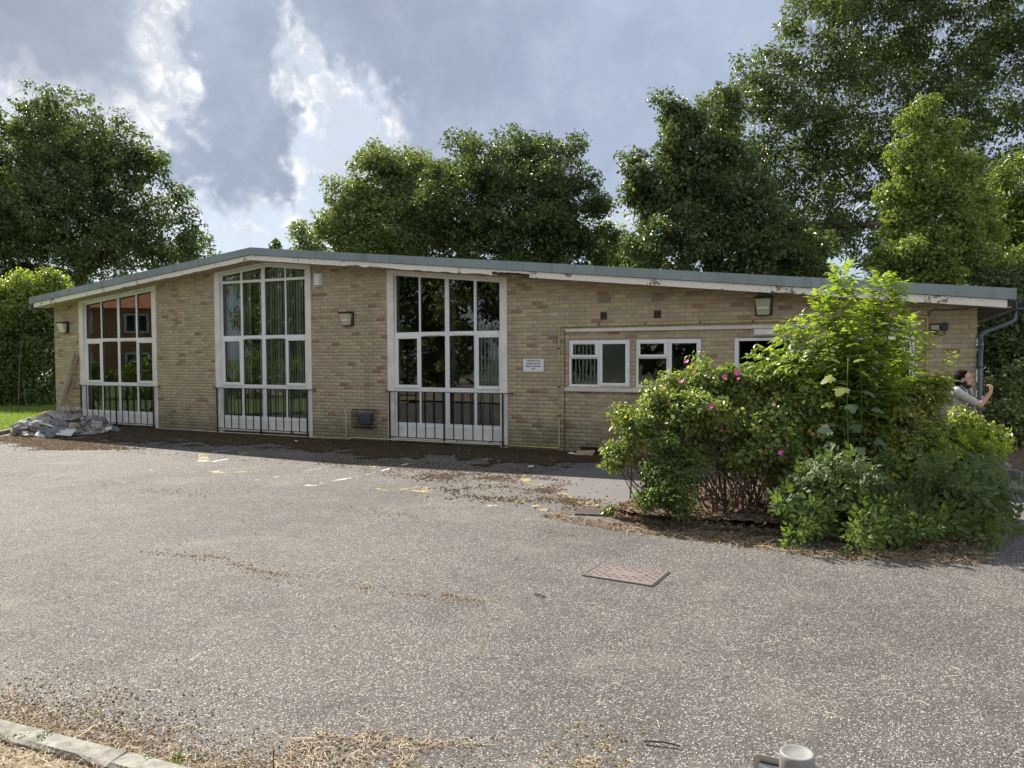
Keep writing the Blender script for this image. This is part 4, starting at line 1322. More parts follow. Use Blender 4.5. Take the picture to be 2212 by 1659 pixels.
# waste pipe and litter at the wall foot
wp = MB(); wp.tube([(-4.30, 0, 0.30), (-4.30, -.05, 0.30), (-4.30, -.085, 0.27), (-4.30, -.09, 0.22), (-4.30, -.09, -.02)], .028, 12); wp.tube([(-4.30, -.09, .20), (-4.30, -.09, .12)], .034, 12)
wp.build('waste_pipe', 'lamp_white', None, 'short white waste pipe at the wall foot beside the roses', 'pipe', base=(-4.3, -.09, 0))
gl = thing('gully_grate', 'dark gully at the wall foot under the white waste pipe', 'drain', (-4.35, -.25, 0))
MB().box(-4.62, -4.08, -.42, -.06, -.02, 0.03, .008).build('surround', 'concrete_dark', gl); MB().box(-4.52, -4.18, -.34, -.12, .02, 0.034).build('mouth', 'iron_hole', gl)
t_ = thing('flattened_carton', 'torn flattened cardboard carton lying by the wall', 'carton', (-5.0, -.35, 0))
mt = Matrix.Translation((-5.06, -.36, .03)) @ Euler((R(8), R(-4), R(8))).to_matrix().to_4x4()
MB().box(-.17, .17, -.14, .14, -.01, .035, .004, mt).build('flap', 'cardboard', t_)
mt = Matrix.Translation((-5.02, -.20, .08)) @ Euler((R(-72), R(0), R(6))).to_matrix().to_4x4()
MB().box(-.17, .16, -.07, .07, -.008, .008, 0, mt).build('printed_side', 'black_plastic', t_)
MB().box(.08, .13, -.045, .02, .0085, .010, 0, mt).build('white_mark', 'lamp_white', t_)
mt = Matrix.Translation((-5.24, -.42, .02)) @ Euler((R(4), R(9), R(-20))).to_matrix().to_4x4()
MB().box(-.13, .10, -.05, .05, -.006, .006, 0, mt).build('white_flap', 'lamp_white', t_)

# manhole cover
mh = thing('manhole_cover', 'rusty rectangular iron manhole cover set in the car park', 'manhole', (-1.98, -7.6, 0))
q = [gr(1302, 1224), gr(1440, 1238), gr(1404, 1268), gr(1265, 1242)]
q = [np.array([-2.26, -7.41]), np.array([-1.67, -7.39]), np.array([-1.69, -7.83]), np.array([-2.28, -7.78])]
cc_ = sum(q) / 4
MB().prism_z([tuple(cc_ + (p_ - cc_) * 1.07) for p_ in q][::-1], 0.001, 0.006).build('frame', 'iron_hole', mh)
MB().prism_z([tuple(p_) for p_ in q][::-1], 0.002, 0.010).build('cover', 'iron_cover', mh)
ux, uy = (q[1] - q[0]), (q[3] - q[0])
for i in range(13):
    for j in range(9):
        if (i + j) % 2 or ((i - 6) ** 2 / 16 + (j - 4) ** 2 / 5 < 1 and abs(j - 4) < 2): continue
        c_ = q[0] + ux * (.06 + .88 * i / 12) + uy * (.08 + .84 * j / 8)
        a_ = ux * .024; b_ = uy * .022
        MB().prism_z([tuple(c_ - a_ - b_), tuple(c_ + a_ - b_), tuple(c_ + a_ + b_), tuple(c_ - a_ + b_)][::-1], .0102, .0112).build('recess', 'iron_hole', mh)
for k in range(14):
    t0 = k / 14 * 2 * math.pi
    c_ = cc_ + ux * .30 * math.cos(t0) + uy * .30 * math.sin(t0)
    if abs(math.sin(t0)) > .92: continue
    MB().prism_z([tuple(c_ + ux * .018 * math.cos(t) + uy * .02 * math.sin(t)) for t in (3.9, 2.4, .8, 5.5)][::-1], .0102, .0112).build('recess', 'iron_hole', mh)

# drain grating by the bed corner
dg_ = thing('drain_grating', 'iron road gully grating half buried beside the yellow weed', 'drain', (-3.3, -5.35, 0))
c_ = gr(1285, 1108); ex = np.array([.42, .10]); ey = np.array([-.08, .36])
MB().prism_z([tuple(c_[:2] - ex / 2 - ey / 2), tuple(c_[:2] + ex / 2 - ey / 2), tuple(c_[:2] + ex / 2 + ey / 2), tuple(c_[:2] - ex / 2 + ey / 2)], .004, .007).build('pit', 'iron_hole', dg_)
for i in range(7):
    o_ = c_[:2] + ey * ((i + .5) / 7 - .5)
    MB().prism_z([tuple(o_ - ex / 2 - ey * .03), tuple(o_ + ex / 2 - ey * .03), tuple(o_ + ex / 2 + ey * .03), tuple(o_ - ex / 2 + ey * .03)], .0072, .022).build('bar', 'iron_cover', dg_)

# leaning planks at the left
for (x0, z0, x1, z1, w, mat, lb) in ((-20.35, 0.10, -20.10, 2.03, .085, 'plank_grey', 'longest grey plank leaning on the left pier beside the rubble'),
                                     (-20.28, 0.15, -19.93, 1.92, .10, 'plank_brown', 'brown plank leaning against the left window post'),
                                     (-20.22, 0.2, -20.02, 1.40, .055, 'plank_grey', 'slim grey batten among the leaning planks'),
                                     (-20.0, 0.5, -20.20, 1.28, .05, 'plank_brown', 'short brown batten leaning the other way on the pier')):
    d = Vector((x1 - x0, 0.42, z1 - z0)); L_ = d.length; d.normalize()
    s_ = Vector((1, 0, 0)); s_ = (s_ - d * s_.dot(d)).normalized(); n_ = d.cross(s_)
    mt = Matrix(((s_[0], n_[0], d[0], x0), (s_[1], n_[1], d[1], -.46), (s_[2], n_[2], d[2], z0), (0, 0, 0, 1)))
    MB().box(-w / 2, w / 2, -.011, .011, 0, L_, .003, mt).build('plank', mat, None, lb, 'plank', base=(x0, -.46, z0))

# ------------------------------------------------------------------ rubble heap
rub = thing('rubble_heap', 'heap of broken concrete, stone and tile at the foot of the left window', 'rubble', (-18.6, -1.5, 0))


def lump(c, s, seed, slab=False):
    r_ = np.random.default_rng(seed)
    ph = (1 + 5 ** .5) / 2
    v = unit(np.array([(-1, ph, 0), (1, ph, 0), (-1, -ph, 0), (1, -ph, 0), (0, -1, ph), (0, 1, ph), (0, -1, -ph), (0, 1, -ph), (ph, 0, -1), (ph, 0, 1), (-ph, 0, -1), (-ph, 0, 1)], float))
    f = [(0, 11, 5), (0, 5, 1), (0, 1, 7), (0, 7, 10), (0, 10, 11), (1, 5, 9), (5, 11, 4), (11, 10, 2), (10, 7, 6), (7, 1, 8), (3, 9, 4), (3, 4, 2), (3, 2, 6), (3, 6, 8), (3, 8, 9), (4, 9, 5), (2, 4, 11), (6, 2, 10), (8, 6, 7), (9, 8, 1)]
    v = v * r_.uniform(.72, 1.25, (12, 1))
    v = v * np.array([1.0, r_.uniform(.65, .95), r_.uniform(.6, .95)])
    if slab:
        v = np.array([(a, b, c_) for a in (-1, 1) for b in (-.7, .7) for c_ in (-.09, .09)]) * r_.uniform(.8, 1.15, (8, 3))
        f = [(0, 1, 3, 2), (4, 6, 7, 5), (0, 4, 5, 1), (2, 3, 7, 6), (0, 2, 6, 4), (1, 5, 7, 3)]
    e = Euler(tuple(r_.uniform(-.5, .5, 2)) + (r_.uniform(0, 6.28),)).to_matrix()
    v = v @ np.array(e).T * s + np.array(c)
    return v, f


rr_ = np.random.default_rng(11)
for i in range(270):
    # heap footprint is a slanting ellipse against the wall
    for _ in range(20):
        a, b = rr_.uniform(-1, 1, 2)
        if a * a + b * b < 1: break
    cx, cy_ = -18.35 + 1.22 * a, -1.5 + 1.12 * b
    h = max(0.0, 1 - math.sqrt(a * a + b * b)) ** 0.85 * (0.62 + .25 * a * 0)
    s = (.035 + .15 * rr_.random() ** 1.9) * (1.15 if b < 0 else .85)
    z = h * rr_.uniform(.75, 1.0) + s * .25
    slab = rr_.random() < (.26 if a > .2 else .05)
    v, f = lump((cx, cy_, z), s * (1.25 if slab else 1), 100 + i, slab)
    mat = 'slate_white' if slab and rr_.random() < .35 else ('rubble_dark' if (a > .25 and rr_.random() < .7) else rr_.choice(['rubble_grey', 'rubble_buff', 'rubble_grey', 'rubble_grey', 'rubble_dark', 'rubble_buff', 'rubble_grey', 'rubble_brick']))
    MB().add(v, f).build('slab' if slab else 'stone', str(mat), rub)
core = MB(); n = 22
vs = [(-18.35, -1.5, .5)]
for rr2, hh in ((.5, .27), (1.0, -.02)):
    for k in range(n):
        an = 2 * math.pi * k / n; vs.append((-18.35 + 1.2 * rr2 * math.cos(an), -1.5 + 1.1 * rr2 * math.sin(an), hh + random.uniform(-.04, .04) * (rr2 < 1)))
fs = [(0, 1 + k, 1 + (k + 1) % n) for k in range(n)] + [(1 + k, 1 + n + k, 1 + n + (k + 1) % n, 1 + (k + 1) % n) for k in range(n)]
core.add(vs, fs).build('fine_rubble', 'rubble_grey', rub)

# ================================================================== BEHIND THE CAMERA (seen in the glass)
hs = thing('red_house', 'red brick house with tiled hip roof mirrored in the left tall window', 'house', (-49, -18.2, 0))
hu = np.array([0.72, -0.69]); hn = np.array([0.69, 0.72])       # along the front, and its outward normal


def hp(a, b, z):
    q = np.array([-49.0, -18.2]) + hu * a + hn * b
    return (q[0], q[1], z)


def hbox(m, a0, a1, b0, b1, z0, z1):
    vs = [hp(a0, b0, z0), hp(a1, b0, z0), hp(a1, b1, z0), hp(a0, b1, z0), hp(a0, b0, z1), hp(a1, b0, z1), hp(a1, b1, z1), hp(a0, b1, z1)]
    return m.add(vs, [(0, 3, 2, 1), (4, 5, 6, 7), (0, 1, 5, 4), (1, 2, 6, 5), (2, 3, 7, 6), (3, 0, 4, 7)])


hbox(MB(), -8, 8, -7, 0, 0, 5.2).build('wall', 'house_brick', hs)
MB().add([hp(-8.4, .4, 5.15), hp(8.4, .4, 5.15), hp(8.4, -7.4, 5.15), hp(-8.4, -7.4, 5.15), hp(-5, -3.5, 8.0), hp(5, -3.5, 8.0)],
         [(0, 1, 5, 4), (1, 2, 5), (2, 3, 4, 5), (3, 0, 4), (3, 2, 1, 0)]).build('roof', 'roof_tile', hs)
for a in (-5.5, -2.2, 1.6, 5.0):
    for z in (0.9, 3.5):
        w_o = hbox(MB(), a - .75, a + .75, .0, .05, z, z + 1.3).build('window', 'pvc', hs)
        for k in (-.60, .10):
            hbox(MB(), a + k, a + k + .50, .051, .056, z + .14, z + 1.16).build('pane', 'house_pane', w_o)
pal = thing('palisade_fence', 'pale green steel palisade fence mirrored in the dark tall window', 'fence', (-14, -15.5, 0))
fa, fb = np.array([-15.6, -14.9]), np.array([-10.4, -16.6])
fd = (fb - fa) / np.linalg.norm(fb - fa); fl_ = np.linalg.norm(fb - fa); fn_ = np.array([-fd[1], fd[0]])
for z in (0.75, 2.55):
    a, b = fa, fb
    MB().add([(a[0], a[1], z), (b[0], b[1], z), (b[0], b[1], z + .07), (a[0], a[1], z + .07), (a[0] - fn_[0] * .03, a[1] - fn_[1] * .03, z), (b[0] - fn_[0] * .03, b[1] - fn_[1] * .03, z), (b[0] - fn_[0] * .03, b[1] - fn_[1] * .03, z + .07), (a[0] - fn_[0] * .03, a[1] - fn_[1] * .03, z + .07)],
             [(0, 1, 2, 3), (7, 6, 5, 4), (3, 2, 6, 7), (0, 4, 5, 1)]).build('rail', 'palisade_green', pal)
n = int(fl_ / .155)
for i in range(n):
    c = fa + fd * (i + .5) * .155 + fn_ * .02
    w2 = fd * .034
    MB().add([(c[0] - w2[0], c[1] - w2[1], .1), (c[0] + fn_[0] * .012, c[1] + fn_[1] * .012, .1), (c[0] + w2[0], c[1] + w2[1], .1), (c[0] - w2[0], c[1] - w2[1], 3.1), (c[0], c[1], 3.2), (c[0] + w2[0], c[1] + w2[1], 3.1)],
             [(0, 1, 4, 3), (1, 2, 5, 4)]).build('pale', 'palisade_green', pal)


# ================================================================== TREES
def lobes_px(L):
    """(px, py, r_px, depth[, squash]) -> centre, radius"""
    out = []
    for q in L:
        px, py, r, d = q[:4]
        out.append((at(px, py, d), r * d / FPX))
    return out


def crown_geo(lobes, n_leaves, size, cols, seed, clump=0.85, aspect=0.6, up=0.35, hang=0.25, shell=0.5, sats=7):
    r = np.random.default_rng(seed)
    cen = np.array([l[0] for l in lobes]); rad = np.array([l[1] for l in lobes])
    big_n = len(cen)
    sc_, sr_, sp_ = [], [], []
    for i in range(big_n):
        for _ in range(sats):
            dd_ = rdir(1, r)[0]; q_ = r.uniform(.16, .36)
            sc_.append(cen[i] + dd_ * rad[i] * (1.0 - q_ * .25) * np.array([1, 1, .95])); sr_.append(rad[i] * q_); sp_.append(i)
    cen = np.concatenate([cen, np.array(sc_).reshape(-1, 3)]); rad = np.concatenate([rad * (.96 if sats else 1.0), np.array(sr_)])
    owner = np.concatenate([np.arange(big_n), np.array(sp_, int)])
    wt = rad ** 2; wt = wt / wt.sum()
    leaves_per = 60
    nc = max(8, n_leaves // leaves_per)
    li = r.choice(len(cen), nc, p=wt)
    d = rdir(nc, r)
    rr = (shell + (1.0 - shell) * r.random(nc) ** 0.7)
    rr = np.where(r.random(nc) < .14, rr * r.uniform(1.03, 1.20, nc), rr)
    C = cen[li] + d * (rad[li] * rr)[:, None] * np.array([1, 1, 0.95])
    cr = clump * r.uniform(0.6, 1.25, nc)
    k = r.integers(0, nc, n_leaves)
    e = rdir(n_leaves, r)
    dist = r.random(n_leaves) ** 0.45
    P = C[k] + e * (cr[k] * dist)[:, None] * np.array([1, 1, 0.72])
    outd = unit(e * 0.8 + d[k] * 0.6)
    N = unit(outd * 0.55 + np.array([0, 0, up]) + rdir(n_leaves, r) * 0.75)
    Dv = rdir(n_leaves, r) + outd * 0.6 + np.array([0, 0, -hang])
    Dv = unit(Dv - N * (Dv * N).sum(1, keepdims=True))
    L = size * (0.45 + 1.15 * r.random(n_leaves) ** 1.5)
    v, f = leaf4(P, Dv, N, L, L * aspect)
    ca = np.array(cols)
    tone = r.random(nc)[k] * 0.6 + r.random(n_leaves) * 0.4
    c = ca[0] + (ca[1] - ca[0]) * tone[:, None]
    if len(ca) > 2:
        m_ = r.random(n_leaves) < 0.06
        c[m_] = ca[2] * r.uniform(.7, 1.2, (m_.sum(), 1))
    c = np.repeat(c * r.uniform(0.85, 1.15, (n_leaves, 1)), 4, 0)
    return v, f, c, C, owner[li], cen[:big_n], rad[:big_n]


def limb(m_, a, b, r0, r1, r, n=6, sag=0.12, k=5):
    a = np.array(a, float); b = np.array(b, float)
    L = np.linalg.norm(b - a)
    off = r.normal(size=3) * L * sag
    pts = []; rs = []
    for i in range(k + 1):
        t_ = i / k
        p_ = a + (b - a) * t_ + off * math.sin(math.pi * t_) + np.array([0, 0, L * .10 * math.sin(math.pi * t_)])
        pts.append(p_); rs.append(r0 + (r1 - r0) * t_ ** .8)
    m_.tube(pts, rs, n)
    return pts


def tree(name, label, lobes, base, n_leaves, size, cols, seed, cat='tree', group=None, trunk_r=0.3, fork=0.35, mat='leaf_tree', twigs=0.35, **kw):
    base = np.array(base, float)
    tr = thing(name, label, cat, base, group)
    v, f, c, C, li, cen, rad = crown_geo(lobes, n_leaves, size, cols, seed, **kw)
    np_obj('crown', v, f, mat, tr, cols=c)
    r = np.random.default_rng(seed + 1)
    m_ = MB()
    cz = cen.mean(0)
    top = base + (cz - base) * np.array([.55, .55, fork * 2])
    top[2] = base[2] + (cz[2] - base[2]) * fork * 2 * .9
    tp = limb(m_, base - np.array([0, 0, .1]), top, trunk_r * 1.15, trunk_r * .7, r, 10, .03, 6)
    nodes = [(q, trunk_r * .62) for q in tp[3:]]
    for i in sorted(range(len(lobes)), key=lambda k_: np.linalg.norm(cen[k_] - top)):
        ds = [np.linalg.norm(cen[i] - q[0]) * (1.0 if q[0][2] <= cen[i][2] + .5 else 1.6) for q in nodes]
        q = nodes[int(np.argmin(ds))]
        r0_ = q[1] * .62
        lp_ = limb(m_, q[0], cen[i], r0_, r0_ * .42, r, 6, .10, 7)
        nodes += [(lp_[4], r0_ * .75), (lp_[-1], r0_ * .5)]
        idx_ = np.nonzero(li == i)[0]
        for j in idx_:
            if r.random() < twigs:
                limb(m_, lp_[r.integers(3, 8)], C[j], max(.006, r0_ * .16) if trunk_r > .1 else trunk_r * .3, trunk_r * .02, r, 3, .12, 2)
    m_.build('trunk', 'bark', tr)
    return tr


DK = [(0.048, 0.072, 0.030), (0.138, 0.182, 0.072), (0.24, 0.285, 0.115)]
MID = [(0.085, 0.118, 0.046), (0.235, 0.285, 0.105), (0.34, 0.37, 0.15)]
LT = [(0.13, 0.19, 0.045), (0.27, 0.34, 0.08), (0.34, 0.38, 0.10)]
GY = [(0.12, 0.165, 0.046), (0.29, 0.355, 0.10), (0.38, 0.42, 0.13)]
YL = [(0.15, 0.20, 0.05), (0.31, 0.37, 0.10), (0.40, 0.42, 0.13)]

tree('broad_tree', 'big dark round-headed tree behind the left end of the hall',
     lobes_px([(60, 330, 140, 53), (145, 275, 88, 52), (240, 330, 92, 51), (295, 425, 92, 51), (350, 500, 80, 51), (120, 430, 170, 51), (-20, 400, 150, 53), (-110, 420, 150, 53), (230, 530, 120, 50), (425, 545, 46, 52), (40, 590, 150, 51), (400, 590, 60, 51), (180, 400, 120, 50), (-60, 560, 150, 51)]),
     (-49, 21.0, 0), 130000, 0.22, DK, 21, clump=.72, trunk_r=.5)
tree('lime_tree', 'lighter olive-leaved tree behind the roof ridge, left of the dark round one',
     lobes_px([(830, 395, 82, 39), (765, 460, 75, 38), (900, 395, 75, 38), (715, 520, 42, 38), (850, 500, 90, 37), (780, 545, 70, 38), (915, 480, 80, 37), (655, 505, 26, 39), (670, 540, 34, 39)]),
     (-21, 19.0, 0), 60000, 0.15, MID, 22, clump=0.5, trunk_r=.3, shell=.4)
tree('broad_tree', 'dark round-headed tree behind the middle of the roof',
     lobes_px([(1045, 365, 92, 36), (1130, 350, 78, 37), (1205, 365, 78, 36), (1000, 430, 95, 35), (1110, 460, 120, 35), (1235, 450, 80, 36), (1285, 530, 55, 36), (950, 520, 80, 36), (1180, 540, 100, 36), (1060, 545, 90, 35)]),
     (-14.5, 18.0, 0), 84000, 0.15, DK, 23, clump=0.5, trunk_r=.36, shell=.45)
tree('sapling', 'pale leafy sapling in the gap between the dark tree and the drooping tree',
     lobes_px([(1325, 520, 30, 42), (1340, 560, 45, 42), (1310, 585, 40, 42), (1375, 590, 40, 42)]), (-11, 24.0, 0), 9000, 0.17, LT, 24, clump=.5, trunk_r=.12)
tree('small_treetop', 'lone slim treetop poking up over the roof ridge',
     lobes_px([(596, 528, 7, 48), (597, 545, 10, 48), (594, 565, 14, 48)]), (-33, 24.0, 0), 900, 0.22, DK, 25, clump=.25, trunk_r=.12)
tree('cherry_tree', 'drooping-leaved dark tree with straggling left branches, right of the gap',
     lobes_px([(1500, 325, 85, 27), (1440, 395, 72, 27), (1405, 455, 52, 27), (1560, 420, 115, 27), (1470, 525, 90, 26), (1620, 520, 110, 26), (1545, 255, 62, 28), (1600, 590, 90, 26), (1400, 560, 60, 27), (1430, 215, 16, 27), (1455, 245, 24, 27), (1480, 275, 34, 27), (1365, 350, 22, 27), (1385, 385, 30, 27), (1700, 560, 100, 27), (1470, 235, 18, 27)]),
     (-6.5, 13.5, 0), 88000, 0.13, DK, 26, clump=0.42, trunk_r=.30, hang=.9, shell=.4)
tree('tall_tree', 'tallest tree, rising out of the top right of the picture',
     lobes_px([(1680, 165, 90, 33), (1605, 245, 80, 33), (1780, 75, 110, 33), (1900, 30, 140, 34), (2050, 40, 150, 34), (2160, 170, 150, 33), (1850, 230, 130, 33), (1980, 280, 140, 33), (1740, 330, 130, 33), (1850, 430, 130, 33), (2230, 380, 150, 33), (1760, 500, 90, 32), (2090, 440, 120, 33), (1960, 560, 110, 32), (1820, -60, 100, 34), (2000, -120, 140, 34), (1650, 400, 90, 33), (2250, 60, 150, 34)]),
     (2.0, 19.5, 0), 130000, 0.155, [(0.046, 0.069, 0.029), (0.142, 0.186, 0.072), (0.25, 0.29, 0.11)], 27, clump=0.55, trunk_r=.45, shell=.45, twigs=.5)
tree('golden_tree', 'feathery yellow-green tree in front of the tall dark trees at the right',
     lobes_px([(1985, 265, 34, 22), (2005, 225, 22, 22), (2035, 310, 44, 22), (1965, 330, 40, 22), (2075, 385, 50, 22), (1960, 405, 46, 22), (2020, 430, 58, 21.8), (2105, 465, 48, 22), (1945, 480, 40, 22), (2060, 520, 62, 21.5), (1970, 550, 60, 21.5), (2120, 560, 50, 21.7), (2020, 600, 70, 21.5), (1905, 565, 30, 21.6), (1920, 430, 22, 22), (2140, 510, 26, 22)]),
     (1.4, 11.3, 0), 56000, 0.095, GY, 28, clump=0.30, trunk_r=.15, shell=.3, sats=9)
tree('edge_tree', 'mid-green tree cut off by the right edge of the picture',
     lobes_px([(2205, 400, 62, 24), (2230, 500, 80, 24), (2180, 480, 40, 24), (2215, 600, 70, 23)]), (5.2, 10.5, 0), 20000, 0.12, [(0.10, 0.15, 0.04), (0.23, 0.28, 0.07), (0.28, .31, .1)], 29, clump=.5, trunk_r=.18)
tree('dark_thicket', 'dark shaded thicket behind the downpipe at the right',
     lobes_px([(2170, 690, 62, 20), (2210, 640, 60, 21), (2150, 620, 45, 21), (2225, 740, 70, 19.5), (2160, 760, 40, 19.5), (2200, 840, 60, 19)]), (5.8, 6.0, 0), 26000, 0.11, DK, 30, cat='thicket', clump=.5, trunk_r=.12)
tree('pale_shrub', 'pale-leaved shrub with painted sun flecks beyond the man at the right edge',
     lobes_px([(2170, 845, 34, 15.5), (2208, 822, 34, 15.5), (2160, 900, 40, 15.2), (2210, 890, 56, 15.2), (2185, 950, 44, 15), (2225, 960, 48, 15), (2150, 950, 26, 15.3), (2170, 975, 30, 15)]), tuple(gr(2195, 990)), 30000, 0.07, [(0.10, 0.15, 0.06), (0.30, 0.35, 0.17), (0.70, 0.70, 0.45)], 31, cat='shrub', clump=.22, trunk_r=.02, mat='leaf_bush')  # sunlight partly put into the leaves by raised pale colours
# left boundary: sunlit shrubs over a dark hedge
tree('hedge_shrub', 'sunlit yellow-green shrub top left of the hall, above the shaded hedge',
     lobes_px([(15, 640, 45, 31), (70, 628, 34, 31), (110, 610, 24, 31), (40, 690, 55, 31), (95, 665, 38, 31), (-40, 660, 60, 31), (125, 640, 18, 31)]), tuple(gr(40, 893)), 30000, 0.115, YL, 32, cat='shrub', clump=.42, trunk_r=.014, mat='leaf_bush', twigs=.05)
tree('boundary_hedge', 'tall shaded hedge behind the lawn at the far left',
     lobes_px([(10, 760, 62, 30.5), (70, 750, 50, 30.5), (105, 800, 45, 30.5), (30, 830, 58, 30.2), (85, 850, 45, 30.2), (-40, 800, 70, 30.5), (-20, 870, 40, 30), (50, 875, 30, 30), (110, 700, 30, 31), (60, 710, 50, 30.8), (-10, 710, 50, 30.8), (125, 760, 40, 31), (122, 850, 42, 31), (130, 700, 34, 31.5), (20, 885, 26, 29.8), (85, 885, 26, 29.8)]), tuple(gr(60, 892)), 54000, 0.105, [(0.06, 0.095, 0.03), (0.14, 0.19, 0.055), (0.20, 0.24, 0.07)], 33, cat='hedge', clump=.42, trunk_r=.014, twigs=.1)
# reflected greenery behind the camera
for k, (bx, by, h, w, lb) in enumerate(((-21, -21, 10.5, 3.8, 'leafy tree mirrored at the left of the dark window'), (-14.5, -22, 11.0, 4.0, 'dense tree mirrored in the middle of the dark window'), (-8.5, -24, 10, 3.6, 'dark tree mirrored in the small casements'), (-2.5, -26, 9.0, 3.4, 'dark tree behind the photographer opposite the door'), (-27.5, -18.5, 11.0, 3.6, 'tall tree mirrored over the blind in the peaked window'), (-33, -23.5, 11.5, 4.0, 'far tree mirrored beside the red house'))):
    tree('roadside_tree', lb, [(np.array([bx + a, by + b, h * c]), w * d) for a, b, c, d in ((0, 0, .75, .75), (-1.6, .4, .5, .7), (1.6, .3, .5, .7), (0, .8, .4, .8), (.3, -.4, .95, .4), (-1, 1.2, .2, .5), (1.2, 1.2, .2, .5))],
         (bx, by, 0), 15000, .28, MID if k % 2 == 0 else DK, 40 + k, clump=.7, trunk_r=.22, twigs=.1, group='trees behind the camera')
tree('roadside_hedge', 'clipped green hedge mirrored low in the left tall window', [(np.array([-30 + 2.1 * i, -9.6 - 1.3 * i, .8]), 1.15) for i in range(-3, 5)], (-30, -9.6, 0), 16000, .16, LT, 50, cat='hedge', clump=.4, trunk_r=.05, twigs=0)

# ================================================================== THE SHRUB BED
ROSE = [(0.115, 0.162, 0.055), (0.32, 0.385, 0.13), (0.52, 0.36, 0.09)]
rose_l = lobes_px([(1590, 985, 42, 8.9), (1760, 985, 50, 8.9), (1690, 1020, 34, 8.8), (1500, 960, 36, 9.0), (1385, 915, 48, 9.0), (1450, 862, 58, 9.2), (1520, 828, 46, 9.3), (1600, 838, 56, 9.1), (1680, 838, 56, 9.1), (1560, 905, 52, 8.8), (1650, 920, 56, 8.7), (1735, 890, 62, 8.8), (1345, 975, 28, 8.9), (1325, 990, 16, 8.9),
                   (1440, 930, 40, 8.9), (1490, 900, 45, 8.8), (1620, 985, 32, 8.5), (1700, 960, 42, 8.5), (1770, 850, 60, 9.2)])
rose = tree('rose_bush', 'large straggling rose bush with pink flowers, left half of the bed', rose_l, (-1.7, -4.6, .1), 52000, .048, ROSE, 60, cat='bush', clump=.14, trunk_r=.02, mat='leaf_bush', twigs=.25, aspect=.7, shell=.35)
# bare canes
cm = MB(); r = np.random.default_rng(5)
for i in range(170):
    tgt_c, tgt_r = rose_l[r.integers(0, len(rose_l))]
    tgt = tgt_c + rdir(1, r)[0] * tgt_r * .7
    b = np.array([tgt[0] * .55 + (-1.5) * .45 + r.normal() * .35, min(-3.2, max(-5.2, tgt[1] * .6 + (-4.5) * .4 + r.normal() * .3)), .10])
    limb(cm, b, tgt, r.uniform(.005, .011), .003, r, 4, .09, 5)
cm.build('canes', 'cane', rose)
# blooms
for k, (px, py, d, s, mt_) in enumerate(((1483, 781, 8.95, .05, 'flower_pink'), (1472, 825, 8.75, .045, 'flower_pink'), (1565, 814, 8.7, .05, 'flower_pink'), (1592, 806, 8.8, .055, 'flower_pink'), (1596, 818, 8.75, .035, 'flower_pink'), (1537, 877, 8.5, .055, 'flower_pink'), (1560, 929, 8.4, .055, 'flower_pink'), (1687, 978, 8.2, .05, 'flower_pink'), (1672, 872, 8.3, .04, 'flower_pale'), (1730, 842, 8.6, .04, 'flower_pale'), (1500, 800, 8.9, .03, 'flower_pink'), (1440, 915, 8.6, .035, 'flower_pale'))):
    c = at(px, py, d); rq = np.random.default_rng(k)
    ax = unit(np.array([-.3, -.8, .6]) + rq.normal(size=3) * .4); e1 = unit(np.cross(ax, [0, 0, 1.])); e2 = np.cross(ax, e1)
    fm = MB()
    for j in range(7):
        an = j * 2 * math.pi / 5 + (.6 if j > 4 else 0); s2 = s * (.6 if j > 4 else 1) * .62
        dr = e1 * math.cos(an) + e2 * math.sin(an); pr_ = -e1 * math.sin(an) + e2 * math.cos(an)
        fm.add([c, c + dr * s2 * .6 + pr_ * s2 * .55 + ax * s2 * .25, c + dr * s2 * 1.1 + ax * s2 * .3, c + dr * s2 * .6 - pr_ * s2 * .55 + ax * s2 * .25, c + dr * s2 * .55 + ax * s2 * .05], [(0, 1, 4), (1, 2, 4), (2, 3, 4), (3, 0, 4)], True)
    fm.build('bloom', mt_, rose)
RB = [(0.125, 0.165, 0.05), (0.33, 0.38, 0.11), (0.52, 0.36, 0.09)]
rose2_l = lobes_px([(1905, 905, 70, 9.1), (1975, 865, 55, 9.2), (2042, 955, 58, 9.0), (2085, 1000, 52, 8.9), (1845, 860, 56, 9.3), (2000, 985, 75, 8.8), (1930, 1000, 70, 8.8), (2110, 965, 40, 9.1), (2040, 1045, 50, 8.7), (1850, 950, 60, 8.9), (1790, 930, 55, 9.0), (2082, 928, 36, 9.3), (2122, 948, 32, 9.2), (1960, 1050, 55, 8.2), (1870, 1060, 50, 8.2), (2060, 1085, 50, 8.1), (1800, 1040, 45, 8.4), (1920, 1110, 40, 7.9), (2110, 1050, 40, 8.3), (1750, 1060, 30, 8.5)])
rose2 = tree('rose_bush', 'flowerless yellow-tinged rose bush at the right of the bed, below the man', rose2_l, (.3, -4.0, .1), 56000, .047, RB, 61, cat='bush', clump=.14, trunk_r=.02, mat='leaf_bush', twigs=.3, aspect=.7, shell=.35)


